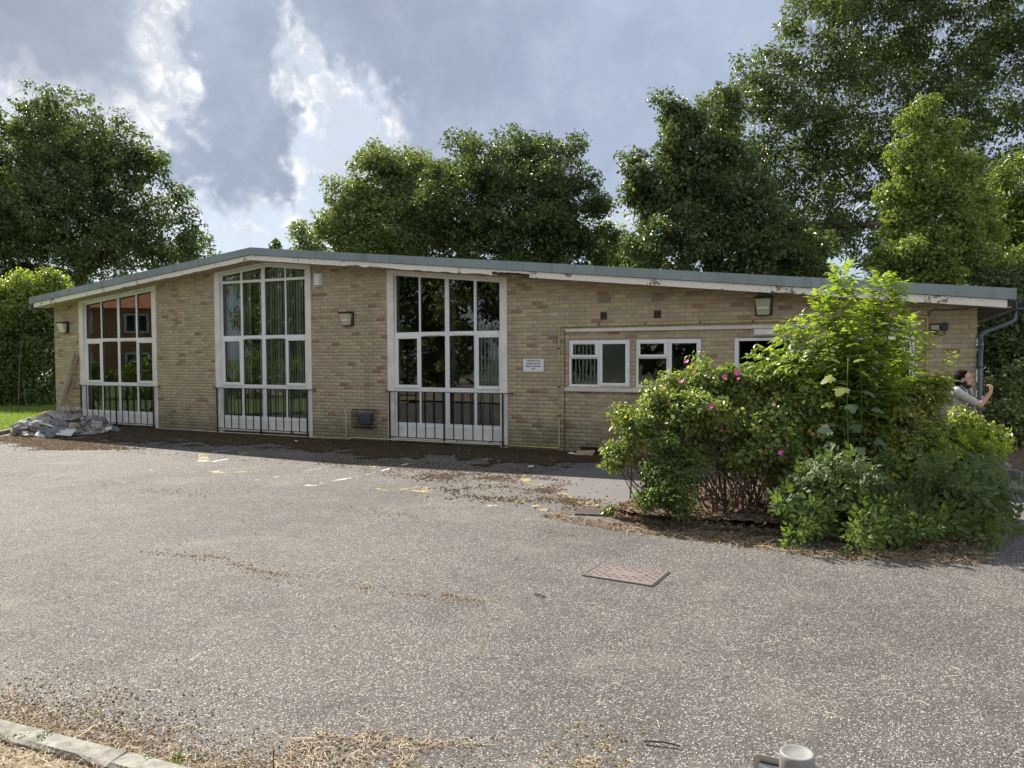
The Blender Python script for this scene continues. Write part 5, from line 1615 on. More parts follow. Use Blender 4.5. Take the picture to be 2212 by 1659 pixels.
def compound(P, Dv, N, size, cols, r, pairs=2, ratio=.44, droop=.28):
    """pinnate leaves: returns leaflet arrays"""
    Ps, Ds, Ns, Ls, Cs = [], [], [], [], []
    S = unit(np.cross(N, Dv))
    n = len(P)
    for k in range(pairs):
        t_ = .38 + .5 * k / max(1, pairs)
        for s_ in (-1, 1):
            d_ = unit(Dv * .55 + S * s_ * (.95 - .12 * k) - N * .12)
            Ps.append(P + Dv * (size * t_ * 1.25)[:, None] - N * (size * .18 * t_ ** 2)[:, None]); Ds.append(d_); Ns.append(unit(N + rdir(n, r) * .28)); Ls.append(size * r.uniform(.55, .78, n)); Cs.append(cols)
    Ps.append(P + Dv * (size * 1.12)[:, None] - N * (size * .2)[:, None]); Ds.append(unit(Dv - N * .25)); Ns.append(unit(N + rdir(n, r) * .2)); Ls.append(size * r.uniform(.65, .9, n)); Cs.append(cols)
    P2 = np.concatenate(Ps); L2 = np.concatenate(Ls)
    v, f = leaf8(P2, np.concatenate(Ds), np.concatenate(Ns), L2, L2 * ratio, droop)
    return v, f, np.repeat(np.concatenate(Cs) * r.uniform(.85, 1.15, (len(P2), 1)), 8, 0)


def elder(name, label, stems, seed, cols, size=.10, step=.085, cat='shrub', per=2, bare=.25, spread=1.0, mat='leaf_elder', base=None, horiz=.35):
    r = np.random.default_rng(seed)
    base = np.array(base if base is not None else stems[0][0], float)
    th = thing(name, label, cat, base)
    m_ = MB(); Ps, Ds, Ns, Ss, Cs = [], [], [], [], []
    ca = np.array(cols)
    for a, b, rad in stems:
        a = np.array(a, float); b = np.array(b, float)
        pts = limb(m_, a, b, rad, rad * .35, r, 5, .04, 8)
        pts = np.array(pts); L = np.linalg.norm(b - a)
        n = max(3, int(L * (1 - bare) / step))
        rot_ = r.uniform(0, 6.28)
        for i in range(n):
            t_ = bare + (1 - bare) * (i + .5) / n
            x = t_ * 8; k = min(7, int(x)); p_ = pts[k] + (pts[k + 1] - pts[k]) * (x - k)
            ax = unit(pts[k + 1] - pts[k])
            e1 = unit(np.cross(ax, [0.3, 1, 0.2])); e2 = np.cross(ax, e1)
            rot_ += math.pi / 2 + r.normal() * .25
            for s_ in range(per):
                an = rot_ + s_ * math.pi * 2 / per
                tip = max(0., (t_ - .8) / .2)
                d_ = unit(e1 * math.cos(an) + e2 * math.sin(an) + ax * (horiz + .75 * tip) + r.normal(size=3) * .12)
                N_ = unit(ax * .9 + np.array([0, 0, .5]) - d_ * .2)
                N_ = unit(N_ - d_ * np.dot(N_, d_))
                Ps.append(p_); Ds.append(d_); Ns.append(N_)
                Ss.append(size * (1.0 - .45 * tip) * r.uniform(.75, 1.2) * spread)
                Cs.append(ca[0] + (ca[1] - ca[0]) * min(1, (.25 + .75 * t_ ** 2) * r.uniform(.7, 1.2)))
    v, f, c = compound(np.array(Ps), np.array(Ds), np.array(Ns), np.array(Ss), np.array(Cs), r)
    m_.build('stem', 'cane_green', th)
    np_obj('foliage', v, f, mat, th, cols=c)
    return th


def S_(px0, py0, d0, px1, py1, d1, r_=.010):
    return (at(px0, py0, d0), at(px1, py1, d1), r_)


EL = [(0.085, 0.14, 0.040), (0.27, 0.36, 0.085)]
elder('elder', 'tall bright green elder standing up out of the bed to roof height',
      [S_(1835, 1080, 9.0, 1815, 578, 9.0, .014), S_(1860, 1080, 9.0, 1908, 596, 9.0, .014), S_(1870, 1080, 8.9, 1945, 612, 8.9, .013), S_(1820, 1080, 9.1, 1770, 640, 9.1, .012), S_(1815, 1080, 9.0, 1722, 692, 8.9, .012),
       S_(1850, 1080, 9.2, 1860, 660, 9.2, .012), S_(1850, 1070, 8.8, 1835, 700, 8.7, .012), S_(1880, 1080, 9.2, 1960, 690, 9.2, .012), S_(1810, 1060, 9.2, 1690, 712, 9.2, .010), S_(1805, 1060, 8.9, 1700, 770, 8.7, .010),
       S_(1880, 1060, 9.0, 1965, 775, 8.9, .010), S_(1840, 1060, 9.3, 1790, 720, 9.4, .011), S_(1860, 1060, 8.9, 1900, 740, 8.8, .011), S_(1845, 1060, 9.0, 1880, 800, 8.7, .010), S_(1815, 1060, 9.0, 1760, 800, 8.7, .010), S_(1870, 1060, 9.1, 1940, 830, 8.9, .010)],
      70, EL, .165, .050, bare=.33, base=gr(1850, 1085, .1), per=3)
elder('elder_sucker', 'young elder shoots rising in front of the dark doorway',
      [S_(1680, 960, 9.2, 1625, 768, 9.1, .008), S_(1690, 960, 9.2, 1655, 750, 9.2, .008), S_(1700, 960, 9.1, 1690, 765, 9.0, .008), S_(1690, 960, 9.0, 1668, 790, 8.9, .007), S_(1700, 960, 9.0, 1640, 800, 8.9, .007)],
      71, [(0.13, 0.21, 0.05), (0.30, 0.40, 0.08)], .15, .05, bare=.45, base=gr(1690, 1080, .1))
rde = np.random.default_rng(77); DE = []
for k in range(96):
    x0_ = rde.uniform(1760, 2150); d0_ = rde.uniform(8.0, 8.8)
    x1_ = x0_ + rde.normal() * 45 + (x0_ - 1930) * .22; y1_ = rde.uniform(985, 1180) if x0_ > 1790 else rde.uniform(1040, 1120)
    dn_ = max(0, (y1_ - 1060) / 100)
    DE.append((at(x0_, 1105 + rde.uniform(-20, 20), d0_), at(x1_, y1_, d0_ - rde.uniform(.25, .6) - .55 * dn_), .007))
elder('dark_elder', 'low elder thicket, leaves coloured dark for shade, spilling over the kerb at the front of the bed', DE,
      72, [(0.040, 0.074, 0.027), (0.145, 0.205, 0.062)], .112, .046, bare=.10, mat='leaf_matt', base=gr(1900, 1140, .1), horiz=.45)  # shade at the bed front is put into darker leaf colours
elder('leafy_branch', 'sunlit elder branch reaching out to the right of the bed over the path',
      [S_(2010, 1000, 8.6, 2185, 950, 8.7, .007), S_(2010, 1000, 8.6, 2178, 975, 8.6, .007), S_(2030, 1010, 8.6, 2140, 930, 8.7, .006), S_(1980, 1010, 8.4, 2090, 955, 8.3, .006), S_(1980, 1040, 8.3, 2060, 985, 8.2, .006)],
      73, [(0.14, 0.22, 0.05), (0.30, 0.38, 0.08)], .11, .055, bare=.35, base=gr(2010, 1100, .1))
elder('thin_sapling', 'thin upright sapling in front of the brickwork left of the man',
      [S_(2025, 900, 9.1, 2058, 762, 9.1, .006), S_(2030, 900, 9.1, 2040, 800, 9.1, .005)], 74, [(0.13, 0.20, 0.05), (0.27, 0.34, 0.08)], .085, .045, bare=.1, base=gr(2030, 1080, .1))
# fern-like dark plant at the left end of the bed
tree('dark_bushlet', 'small dark feathery bush at the left end of the bed', lobes_px([(1430, 1060, 36, 8.4), (1470, 1050, 34, 8.4), (1500, 1010, 30, 8.5), (1420, 1020, 30, 8.5), (1460, 1000, 30, 8.6), (1400, 1075, 24, 8.3), (1475, 1085, 26, 8.2), (1440, 960, 22, 8.6), (1480, 965, 20, 8.6)]), tuple(gr(1450, 1100, .1)), 12000, .042,
     [(0.075, 0.12, 0.045), (0.19, 0.25, 0.08), (0.34, .37, .11)], 62, cat='bush', clump=.10, trunk_r=.012, mat='leaf_bush', twigs=.5, aspect=.45)

# big lobed leaves on a single stem in the middle of the bed
ml = thing('lobed_leaf_plant', 'single stem of large pale lobed leaves in the middle of the bed', 'plant', tuple(gr(1840, 1110, .1)))
m_ = MB(); r = np.random.default_rng(9)
limb(m_, gr(1840, 1110, .1), at(1832, 775, 8.25), .010, .004, r, 6, .02, 6); m_.build('stem', 'cane_green', ml)


def lobed(c, d_, N_, s, col):
    d_ = unit(d_); S2 = unit(np.cross(N_, d_)); N_ = np.cross(d_, S2)
    pts = [(0, 0)] + [(s * rr_2 * math.cos(R(a)), s * rr_2 * math.sin(R(a))) for a, rr_2 in ((-120, .45), (-95, .62), (-70, .55), (-58, .80), (-40, .58), (-28, .72), (-12, .95), (0, 1.08), (12, .95), (28, .72), (40, .58), (58, .80), (70, .55), (95, .62), (120, .45))]
    v = [c + d_ * (x + s * .15) + S2 * y - N_ * (abs(y) * .28 + max(0, x) ** 2 / s * .35) for x, y in pts]
    return np.array(v), [(0, i, i + 1) for i in range(1, len(pts) - 1)]


LV = ((1815, 782, 8.25, .10, (-.4, -.1, .3), 2), (1845, 778, 8.2, .10, (.6, -.2, .2), 2), (1800, 812, 8.2, .14, (-.8, -.3, -.3), 2), (1862, 800, 8.25, .13, (.9, 0, -.5), 1), (1822, 835, 8.1, .16, (-.3, -.9, -.3), 2), (1868, 842, 8.2, .13, (.8, -.4, -.3), 0), (1800, 870, 8.15, .12, (-.8, -.2, -.1), 2), (1838, 872, 8.1, .14, (.2, -.9, -.4), 0), (1885, 880, 8.2, .12, (.9, -.2, -.2), 0), (1795, 925, 8.1, .14, (-.7, -.6, 0), 3), (1845, 915, 8.1, .14, (.3, -.9, -.3), 0), (1800, 955, 8.1, .12, (-.8, -.4, -.2), 3), (1850, 965, 8.1, .15, (.4, -.8, -.1), 3), (1890, 950, 8.2, .11, (.9, -.3, -.2), 0))
LC = [(0.11, .17, .08), (.30, .36, .08), (.36, .40, .10), (.28, .34, .24)]
for px, py, d, s, dr, ci in LV:
    v, f = lobed(at(px, py, d), np.array(dr, float), unit(np.array([0.05, -.35, .9]) + r.normal(size=3) * .2), s * .85, LC[ci])
    np_obj('leaf', v, np.array(f), 'leaf_bush', ml, cols=np.tile(np.array(LC[ci]), (len(v), 1)))

# strap-leaved clumps
def straps(name, label, px, py, n, L, cols, seed, lean=.5, w=.02):
    c = gr(px, py, .1); r = np.random.default_rng(seed)
    th = thing(name, label, 'plant', tuple(c))
    for i in range(n):
        an = r.uniform(0, 6.28); le = r.uniform(.1, lean); l = L * r.uniform(.6, 1.1)
        d_ = np.array([math.cos(an), math.sin(an), 0]); s_ = np.array([-d_[1], d_[0], 0]) * w * r.uniform(.6, 1.1)
        b = c + d_ * r.uniform(0, .06); vs = []
        for k in range(6):
            t_ = k / 5; q = b + d_ * (l * le * t_ ** 2 * 1.3) + np.array([0, 0, l * (t_ - .35 * le * t_ ** 3)]); ww = (1 - t_ ** 3) * .5
            vs += [q - s_ * ww, q + s_ * ww]
        col = np.array(cols[0]) + (np.array(cols[1]) - np.array(cols[0])) * r.random()
        np_obj('leaf', np.array(vs), np.array([(2 * k, 2 * k + 1, 2 * k + 3, 2 * k + 2) for k in range(5)]), 'leaf_bush', th, cols=np.tile(col, (12, 1)))


straps('iris_clump', 'green strap-leaved clump on the leaf litter at the front of the bed', 1692, 1092, 16, .34, [(.06, .10, .03), (.13, .17, .05)], 3, .8)
straps('dead_iris_clump', 'withered orange-brown strap-leaved clump at the right of the bed', 2075, 1105, 22, .30, [(.34, .17, .05), (.45, .27, .09)], 4, 1.0)
straps('yellowed_iris_clump', 'yellowing strap leaves between the bare rose canes', 1632, 1040, 10, .32, [(.40, .28, .04), (.28, .26, .05)], 6, .5)
# weed on the gully
c = gr(1322, 1112); r = np.random.default_rng(12); n = 260
e = rdir(n, r); e[:, 2] = abs(e[:, 2]); P = np.array(c) + e * np.array([.15, .15, .12]) * r.uniform(.5, 1, (n, 1))
th = thing('yellow_weed', 'small dome of yellow-green weed growing at the road gully', 'weed', tuple(c))
N = unit(e + np.array([0, 0, .6]) + rdir(n, r) * .4); Dv = unit(rdir(n, r) + e * .5); Dv = unit(Dv - N * (Dv * N).sum(1, keepdims=True)); L = r.uniform(.035, .065, n)
v, f = leaf8(P, Dv, N, L, L * .8, .2)
np_obj('leaves', v, f, 'leaf_elder', th, cols=np.repeat(np.array([.17, .20, .035]) * r.uniform(.6, 1.5, (n, 1)), 8, 0))
m_ = MB()
for i in range(0, n, 12): m_.tube([c, P[i]], .003, 3)
m_.build('stalks', 'cane_green', th)

# ================================================================== LOOSE COVER ON THE GROUND
def scatter(poly, n, seed):
    r = np.random.default_rng(seed); P = np.array(poly); lo, hi = P.min(0), P.max(0)
    q = r.uniform(lo, hi, (int(n * 3) + 50, 2)); q = q[in_poly(q[:, 0], q[:, 1], poly)]
    return q[:n]


# moss carpet along the wall foot and other mossy ground, as raised uneven crust
def crust(x0, x1, y0, y1, step, fn, name, cols, hmin, hmax, seed, label=None):
    gx, gy = np.meshgrid(np.arange(x0, x1, step), np.arange(y0, y1, step), indexing='ij')
    m_ = fn(gx, gy)
    hh = hmin + (hmax - hmin) * fbm(gx * 9, gy * 9, seed, 3) * np.clip(m_ * 3, 0, 1)
    jx = (vnoise(gx * 31, gy * 31, seed + 3) - .5) * step * .8; jy = (vnoise(gx * 29, gy * 37, seed + 4) - .5) * step * .8
    ok = m_ > 0
    cell = ok[:-1, :-1] & ok[1:, :-1] & ok[1:, 1:] & ok[:-1, 1:]
    ids = np.arange(gx.size).reshape(gx.shape)
    q = np.stack([ids[:-1, :-1][cell], ids[1:, :-1][cell], ids[1:, 1:][cell], ids[:-1, 1:][cell]], 1)
    used, inv = np.unique(q.ravel(), return_inverse=True)
    v = np.stack([(gx + jx).ravel()[used], (gy + jy).ravel()[used], hh.ravel()[used]], 1)
    tn = vnoise(gx * 17, gy * 17, seed + 9).ravel()[used][:, None] * .5 + vnoise(gx * 55, gy * 55, seed + 10).ravel()[used][:, None] * .5
    c = np.array(cols[0]) + (np.array(cols[1]) - np.array(cols[0])) * tn
    return np_obj(name, v, inv.reshape(-1, 4), 'moss_mat', cols=c, kind='stuff', smooth=False)


def wall_moss(x, y):
    w = 1.55 + 1.5 * fbm(x * .55 + 3, y * 0 + 2, 31, 3) - .5 * np.clip((x + 8.0) / 3, 0, 1)
    e = (-y) / w
    return (1.0 - e) + (fbm(x * 2.6, y * 2.6, 33, 4) - .5) * 1.15 - .10 - np.where((x > -4.9) & (in_poly(x, y, PATCH)), .75, 0)


crust(-20.6, 1.1, -3.4, -0.02, .055, wall_moss, 'moss', [(0.030, 0.020, 0.012), (0.085, 0.056, 0.032)], .009, .034, 51)


def left_moss(x, y):
    d = np.abs((y + 3.05 + (x + 17) * .18)) / .75
    return (1 - d) + (fbm(x * 2.2, y * 2.2, 35, 4) - .5) * 1.3 - .15 - np.clip((x + 14.2) * .7, 0, 3)




def blob_obj(name, P, s, cols, seed, mat='moss_mat', flat=.55, kind='stuff'):
    """many small lumps"""
    r = np.random.default_rng(seed); n = len(P)
    base = np.array([(1, 0, 0), (.31, .95, 0), (-.81, .59, 0), (-.81, -.59, 0), (.31, -.95, 0), (0, 0, 1)], float)
    th = r.uniform(0, 6.28, n); ct, st = np.cos(th), np.sin(th)
    jit = r.uniform(.7, 1.3, (n, 6, 1))
    b = base[None] * jit
    x = b[..., 0] * ct[:, None] - b[..., 1] * st[:, None] * .8; y = b[..., 0] * st[:, None] + b[..., 1] * ct[:, None] * .8
    v = np.stack([x * s[:, None], y * s[:, None], b[..., 2] * s[:, None] * flat], -1)
    v[:, :5, 2] -= .002
    v = v + P[:, None, :]
    k = np.arange(n)[:, None] * 6
    f = np.concatenate([k + np.array([[i, (i + 1) % 5, 5]]) for i in range(5)], 0)
    c = np.array(cols[0]) + (np.array(cols[1]) - np.array(cols[0])) * r.random((n, 1))
    return np_obj(name, v.reshape(-1, 3), f, mat, cols=np.repeat(c, 6, 0), kind=kind)


def path_pts(px, n, spread, seed, dens=None):
    r = np.random.default_rng(seed); Q = np.array([gr(*q)[:2] for q in px]); L = np.linalg.norm(np.diff(Q, axis=0), axis=1); cum = np.concatenate([[0], np.cumsum(L)])
    t_ = r.uniform(0, cum[-1], n); x = np.interp(t_, cum, Q[:, 0]); y = np.interp(t_, cum, Q[:, 1])
    keep = vnoise(t_ * 3.1, t_ * 0 + seed, seed) > (.42 if dens is None else dens)
    q = np.stack([x, y], 1) + r.normal(size=(n, 2)) * spread
    return q[keep]


def z0(q, z=.004): return np.concatenate([q, np.full((len(q), 1), z)], 1)


g = lambda x, y: (x * K2, y * K2)
crack1 = [g(0, 1866), g(369, 1898), g(575, 1925), g(803, 1947), g(1009, 1969), g(1248, 1996), g(1443, 2012), g(1877, 2066), g(2300, 2110)]
crack2 = [g(575, 2175), g(868, 2197), g(1012, 2250), g(1185, 2273), g(1367, 2305), g(1549, 2332), g(1823, 2359), g(2020, 2380)]
qs = [path_pts(crack1, 900, .12, 1, .5), path_pts(crack2, 420, .07, 2, .5), path_pts(crack2, 260, .02, 3, .35)]
P = np.concatenate(qs); r = np.random.default_rng(3)
blob_obj('moss_crumbs', z0(P, .002), r.uniform(.004, .018, len(P)), [(0.07, 0.048, 0.028), (0.20, 0.145, 0.085)], 4)
q = scatter([(-19, -2.4), (-18.2, -1.9), (-13.2, -2.4), (-13.2, -3.0), (-16.2, -4.6), (-18.2, -3.9)], 9000, 61); q = q[np.random.default_rng(64).random(len(q)) < 1 / (1 + np.exp(-(left_moss(q[:, 0], q[:, 1]) - .05) * 7))]
blob_obj('moss_clods', z0(q, .002), np.random.default_rng(62).uniform(.008, .030, len(q)), [(0.036, 0.022, 0.011), (0.125, 0.08, 0.04)], 63, flat=.8)
def along(a, b_, n, s, seed):
    r_ = np.random.default_rng(seed); t_ = r_.random((n, 1)); q_ = np.array(a) + (np.array(b_) - np.array(a)) * t_ + r_.normal(size=(n, 2)) * s
    fv = fbm(q_[:, 0] * 2.6, q_[:, 1] * 2.6, 8, 4)
    return q_[r_.random(n) < 1 / (1 + np.exp(-(fv - .49) * 20))]


q = np.concatenate([along((-6.3, -3.6), (-4.5, -3.5), 2400, .26, 1), along((-4.75, -3.45), (-3.3, -4.95), 2600, .20, 2), along((-5.6, -4.5), (-3.7, -5.0), 1300, .28, 3)])
blob_obj('moss_clods', z0(q, .002), r.uniform(.006, .028, len(q)), [(0.036, 0.023, 0.012), (0.125, 0.084, 0.046)], 7, flat=.75)
q = np.concatenate([scatter([(-9.5, -2.2), (-4.8, -2.2), (-4.2, -3.2), (-6, -4.2), (-9, -3.4)], 1700, 9), scatter([(-20, -1.2), (1, -1.2), (-3, -3.4), (-19, -3.8)], 2600, 10)])
blob_obj('moss_crumbs', z0(q, .002), r.uniform(.006, .024, len(q)), [(0.045, 0.030, 0.018), (0.13, 0.09, 0.05)], 11)
q = scatter([(-9, -10.9), (1, -9.2), (2.2, -5.8), (-3, -5.8), (-10, -6), (-15, -5.5)], 700, 12)
blob_obj('grit', z0(q, .002), r.uniform(.004, .014, len(q)), [(0.03, 0.025, 0.02), (0.22, 0.17, 0.11)], 13)

q = scatter([(-20, -.3), (-4, -.3), (-4.8, -1.8), (-9, -2.2), (-19, -2.6)], 1300, 81)
blob_obj('pale_grit', z0(q, .02), np.random.default_rng(82).uniform(.005, .016, len(q)), [(0.10, 0.08, 0.06), (0.42, 0.38, 0.32)], 83)
# loose stone chippings standing proud near the camera
nchip = 48000
r = np.random.default_rng(14)
tt = r.random(nchip) ** 1.35; dd = 2.35 + 4.6 * tt; aa = r.uniform(-.70, .70, nchip)
q = CAM[:2] + np.stack([FWD[0] * dd + RGT[0] * dd * aa, FWD[1] * dd + RGT[1] * dd * aa], 1)
blob = blob_obj('stone_chippings', z0(q, -.0008), r.uniform(.0024, .0062, nchip), [(0.09, 0.085, 0.082), (0.27, 0.25, 0.23)], 15, mat='chip_mat', flat=.55)
cl = blob.data.color_attributes['col']; nv = len(blob.data.vertices); cc = np.ones((nv, 4), np.float32); cl.data.foreach_get('color', cc.ravel())
cc = cc.reshape(-1, 6, 4); wh = r.random(len(cc)) < .22; cc[wh, :, :3] = (np.array([.66, .64, .58]) * r.uniform(.75, 1.1, (wh.sum(), 1)))[:, None, :]
bk_ = r.random(len(cc)) < .15; cc[bk_, :, :3] = np.array([.05, .048, .05])
cl.data.foreach_set('color', np.ascontiguousarray(cc).ravel())


def straw(name, q, Lr, w, cols, seed, zr=(.004, .02), mat='straw_mat', curl=.25, rise=.25):
    r = np.random.default_rng(seed); n = len(q)
    th = r.uniform(0, 6.28, n); L = r.uniform(*Lr, n); d_ = np.stack([np.cos(th), np.sin(th), r.normal(size=n) * rise * .5], 1); s_ = np.stack([-np.sin(th), np.cos(th), np.zeros(n)], 1)
    b = np.concatenate([q, r.uniform(*zr, (n, 1))], 1); ww = (w * r.uniform(.5, 1.3, n))[:, None]
    bend = (r.normal(size=n) * curl)[:, None] * L[:, None]
    p0 = b; p1 = b + d_ * L[:, None] * .5 + s_ * bend * .5 + np.array([0, 0, 1]) * (L * r.uniform(0, .12, n))[:, None]; p2 = b + d_ * L[:, None] + s_ * bend * .2
    for p_ in (p0, p1, p2): p_[:, 2] = np.maximum(p_[:, 2], .004)
    tilt = np.stack([np.zeros(n), np.zeros(n), r.uniform(.1, .7, n)], 1)
    sv = unit(s_ + tilt) * ww
    v = np.stack([p0 - sv, p0 + sv, p1 - sv, p1 + sv, p2 - sv * .5, p2 + sv * .5], 1).reshape(-1, 3)
    k = np.arange(n)[:, None] * 6
    f = np.concatenate([k + np.array([[0, 1, 3, 2]]), k + np.array([[2, 3, 5, 4]])], 0)
    c = np.array(cols[0]) + (np.array(cols[1]) - np.array(cols[0])) * r.random((n, 1))
    return np_obj(name, v, f, mat, cols=np.repeat(c, 6, 0), kind='stuff')


# litter against the near kerb
def kerb_band(n, seed, w0, w1, lo=0.0, hi=1.25):
    r = np.random.default_rng(seed)
    t_ = r.uniform(lo, hi, n); out = np.minimum(r.exponential(.34, n), 1.9)
    wd = w0 + (w1 - w0) * fbm(t_ * 11, t_ * 0, 21, 3)
    q = ka[None, :2] + kd[None, :2] * (t_ * kl)[:, None] - kn[None, :2] * (out * wd)[:, None]
    return q


def kerb_soil(x, y):
    dx, dy = x - ka[0], y - ka[1]
    t_ = (dx * kd[0] + dy * kd[1]) / kl; dist = -(dx * kn[0] + dy * kn[1])
    w = .10 + .30 * fbm(t_ * 11, t_ * 0, 21, 3) + .22 * np.exp(-((t_ - .95) / .28) ** 2)
    return 1 - dist / w + (fbm(x * 8, y * 8, 44, 4) - .5) * 2.2 - .38 - np.where(dist < -.02, 5, 0)


q = kerb_band(15000, 21, .16, .62)
blob_obj('moss_clods', z0(q, .002), np.random.default_rng(1).uniform(.0025, .0095, len(q)), [(0.055, 0.038, 0.024), (0.27, 0.20, 0.125)], 22, flat=.9)
straw('dry_straw', kerb_band(3200, 23, .2, .72), (.012, .06), .0013, [(.30, .21, .12), (.66, .55, .38)], 24)
straw('dry_straw', kerb_band(60, 25, .3, .8), (.08, .22), .0018, [(.42, .33, .20), (.64, .54, .38)], 26)
qv = ka[None, :2] + kd[None, :2] * (np.random.default_rng(2).uniform(-.05, 1.05, 9000) * kl)[:, None] + kn[None, :2] * (.10 + .75 * np.random.default_rng(3).random(9000))[:, None]
straw('dry_grass', qv[:5500], (.015, .075), .0014, [(.34, .25, .15), (.70, .60, .43)], 27, zr=(.075, .10), rise=.5)
blob_obj('verge_crumbs', z0(qv[:5000], .072), np.random.default_rng(4).uniform(.004, .014, 5000), [(0.14, 0.10, 0.06), (0.40, 0.30, 0.18)], 28)
straw('dry_straw', scatter([(-5, -10.9), (-1.5, -10.6), (.5, -9.3), (1.5, -7), (-2, -7), (-7, -9)], 420, 29), (.02, .09), .0013, [(.48, .40, .26), (.68, .60, .42)], 30)
bottom = [tuple(gr(560, 1675)[:2]), tuple(gr(700, 1560)[:2]), tuple(gr(860, 1590)[:2]), tuple(gr(1080, 1615)[:2]), tuple(gr(1300, 1640)[:2]), tuple(gr(1340, 1700)[:2]), tuple(gr(600, 1720)[:2])]
q = scatter(bottom, 2600, 31)
q = q[fbm(q[:, 0] * 5, q[:, 1] * 5, 71, 3) > .47]
straw('dry_straw', q[:800], (.012, .07), .0013, [(.34, .24, .14), (.66, .55, .38)], 32)
blob_obj('moss_clods', z0(q, .002), np.random.default_rng(5).uniform(.0025, .010, len(q)), [(0.06, 0.042, 0.026), (0.27, 0.20, 0.12)], 33, flat=.9)
q = scatter([tuple(gr(1180, 1560)[:2]), tuple(gr(1400, 1560)[:2]), tuple(gr(1350, 1670)[:2]), tuple(gr(1150, 1670)[:2])], 150, 34)
blob_obj('moss_clods', z0(q, .002), np.random.default_rng(6).uniform(.003, .012, len(q)), [(0.10, 0.07, 0.03), (0.30, 0.21, 0.10)], 35, flat=.9)
# leaf litter and twigs on and in front of the bed
q = scatter(BED, 5200, 36); r = np.random.default_rng(37); n = len(q)
zb = .05 + .09 * fbm(q[:, 0] * 2.2, q[:, 1] * 2.2, 3) + .012
N = unit(np.stack([r.normal(size=n) * .5, r.normal(size=n) * .5, np.ones(n)], 1)); Dv = rdir(n, r); Dv = unit(Dv - N * (Dv * N).sum(1, keepdims=True)); L = r.uniform(.03, .075, n)
v, f = leaf4(np.concatenate([q, zb[:, None]], 1), Dv, N, L, L * .6, .3)
cl_ = np.array([.13, .085, .05]) + r.random((n, 1)) * np.array([.27, .20, .135])
np_obj('leaf_litter', v, f, 'leaf_dry', cols=np.repeat(cl_, 4, 0), kind='stuff')
fr = [(-3.5, -5.3), (-3.2, -5.65), (-2.6, -5.72), (-.7, -5.68), (.4, -5.66), (.9, -5.5), (.8, -5.95), (-.5, -6.3), (-2.6, -6.05), (-3.6, -5.75)]
q = scatter([(-2.8, -5.2), (-2.75, -5.7), (.4, -5.75), (1.0, -5.3), (.6, -5.4), (-2.4, -5.45)], 1400, 88); n = len(q); r = np.random.default_rng(89); N = unit(np.stack([r.normal(size=n) * .5, r.normal(size=n) * .5, np.ones(n)], 1)); Dv = rdir(n, r); Dv = unit(Dv - N * (Dv * N).sum(1, keepdims=True)); L = r.uniform(.02, .06, n)
v, f = leaf4(z0(q, .07), Dv, N, L, L * .55, .3); np_obj('leaf_litter', v, f, 'leaf_dry', cols=np.repeat(np.array([.12, .08, .045]) + r.random((n, 1)) * np.array([.24, .18, .12]), 4, 0), kind='stuff')
straw('twigs', scatter(fr, 1500, 38), (.03, .20), .0026, [(.12, .085, .05), (.45, .36, .24)], 39, curl=.15)
q = scatter(fr, 2600, 40); blob_obj('bed_crumbs', z0(q, .002), np.random.default_rng(7).uniform(.004, .018, len(q)), [(0.09, 0.06, 0.035), (0.30, 0.22, 0.13)], 41)
q = scatter(fr, 700, 42); n = len(q); r = np.random.default_rng(43); N = unit(np.stack([r.normal(size=n) * .5, r.normal(size=n) * .5, np.ones(n)], 1)); Dv = rdir(n, r); Dv = unit(Dv - N * (Dv * N).sum(1, keepdims=True)); L = r.uniform(.02, .06, n)
v, f = leaf4(z0(q, .012), Dv, N, L, L * .55, .3); np_obj('leaf_litter', v, f, 'leaf_dry', cols=np.repeat(np.array([.16, .095, .05]) + r.random((n, 1)) * np.array([.26, .19, .12]), 4, 0), kind='stuff')
straw('twigs', scatter([(1.3, 0), (1.9, -.2), (4, 1), (6, 4), (6, 8), (1.4, 8)], 900, 44), (.05, .22), .004, [(.14, .09, .06), (.40, .29, .19)], 45, zr=(.075, .1))
# lawn grass at the left
q = scatter([(-18.9, -3.2), (-20.9, -.5), (-21.1, .1), (-21.1, 6), (-30, 6), (-30, -3)], 26000, 46); n = len(q); r = np.random.default_rng(47)
h = r.uniform(.04, .13, n); th_ = r.uniform(0, 6.28, n); b = z0(q, .012); sv = np.stack([np.cos(th_), np.sin(th_), np.zeros(n)], 1) * .008
tip = b + np.stack([r.normal(size=n) * .04, r.normal(size=n) * .04, h], 1)
v = np.stack([b - sv, b + sv, tip], 1).reshape(-1, 3); f = np.arange(n * 3).reshape(-1, 3)
np_obj('grass', v, f, 'leaf_bush', cols=np.repeat(np.array([.13, .19, .04]) + r.random((n, 1)) * np.array([.10, .10, .03]), 3, 0), kind='stuff')


# verge weeds
def weed(px, py, label, n, s, cols, seed, z=.075):
    c = gr(px, py, z); r = np.random.default_rng(seed); th = thing('verge_weed', label, 'weed', tuple(c))
    e = rdir(n, r); e[:, 2] = abs(e[:, 2]) * .7; P = np.array(c) + e * s * r.uniform(.3, 1, (n, 1))
    N = unit(np.array([0, 0, 1.]) + rdir(n, r) * .5); Dv = unit(rdir(n, r)); Dv = unit(Dv - N * (Dv * N).sum(1, keepdims=True)); L = r.uniform(.008, .02, n)
    v, f = leaf8(P, Dv, N, L, L * .6, .2)
    np_obj('leaves', v, f, 'leaf_elder', th, cols=np.repeat(np.array(cols) * r.uniform(.7, 1.4, (n, 1)), 8, 0))
    m_ = MB()
    for i in range(0, n, 6): m_.tube([c, P[i]], .0012, 3)
    m_.build('stalks', 'cane_green', th)


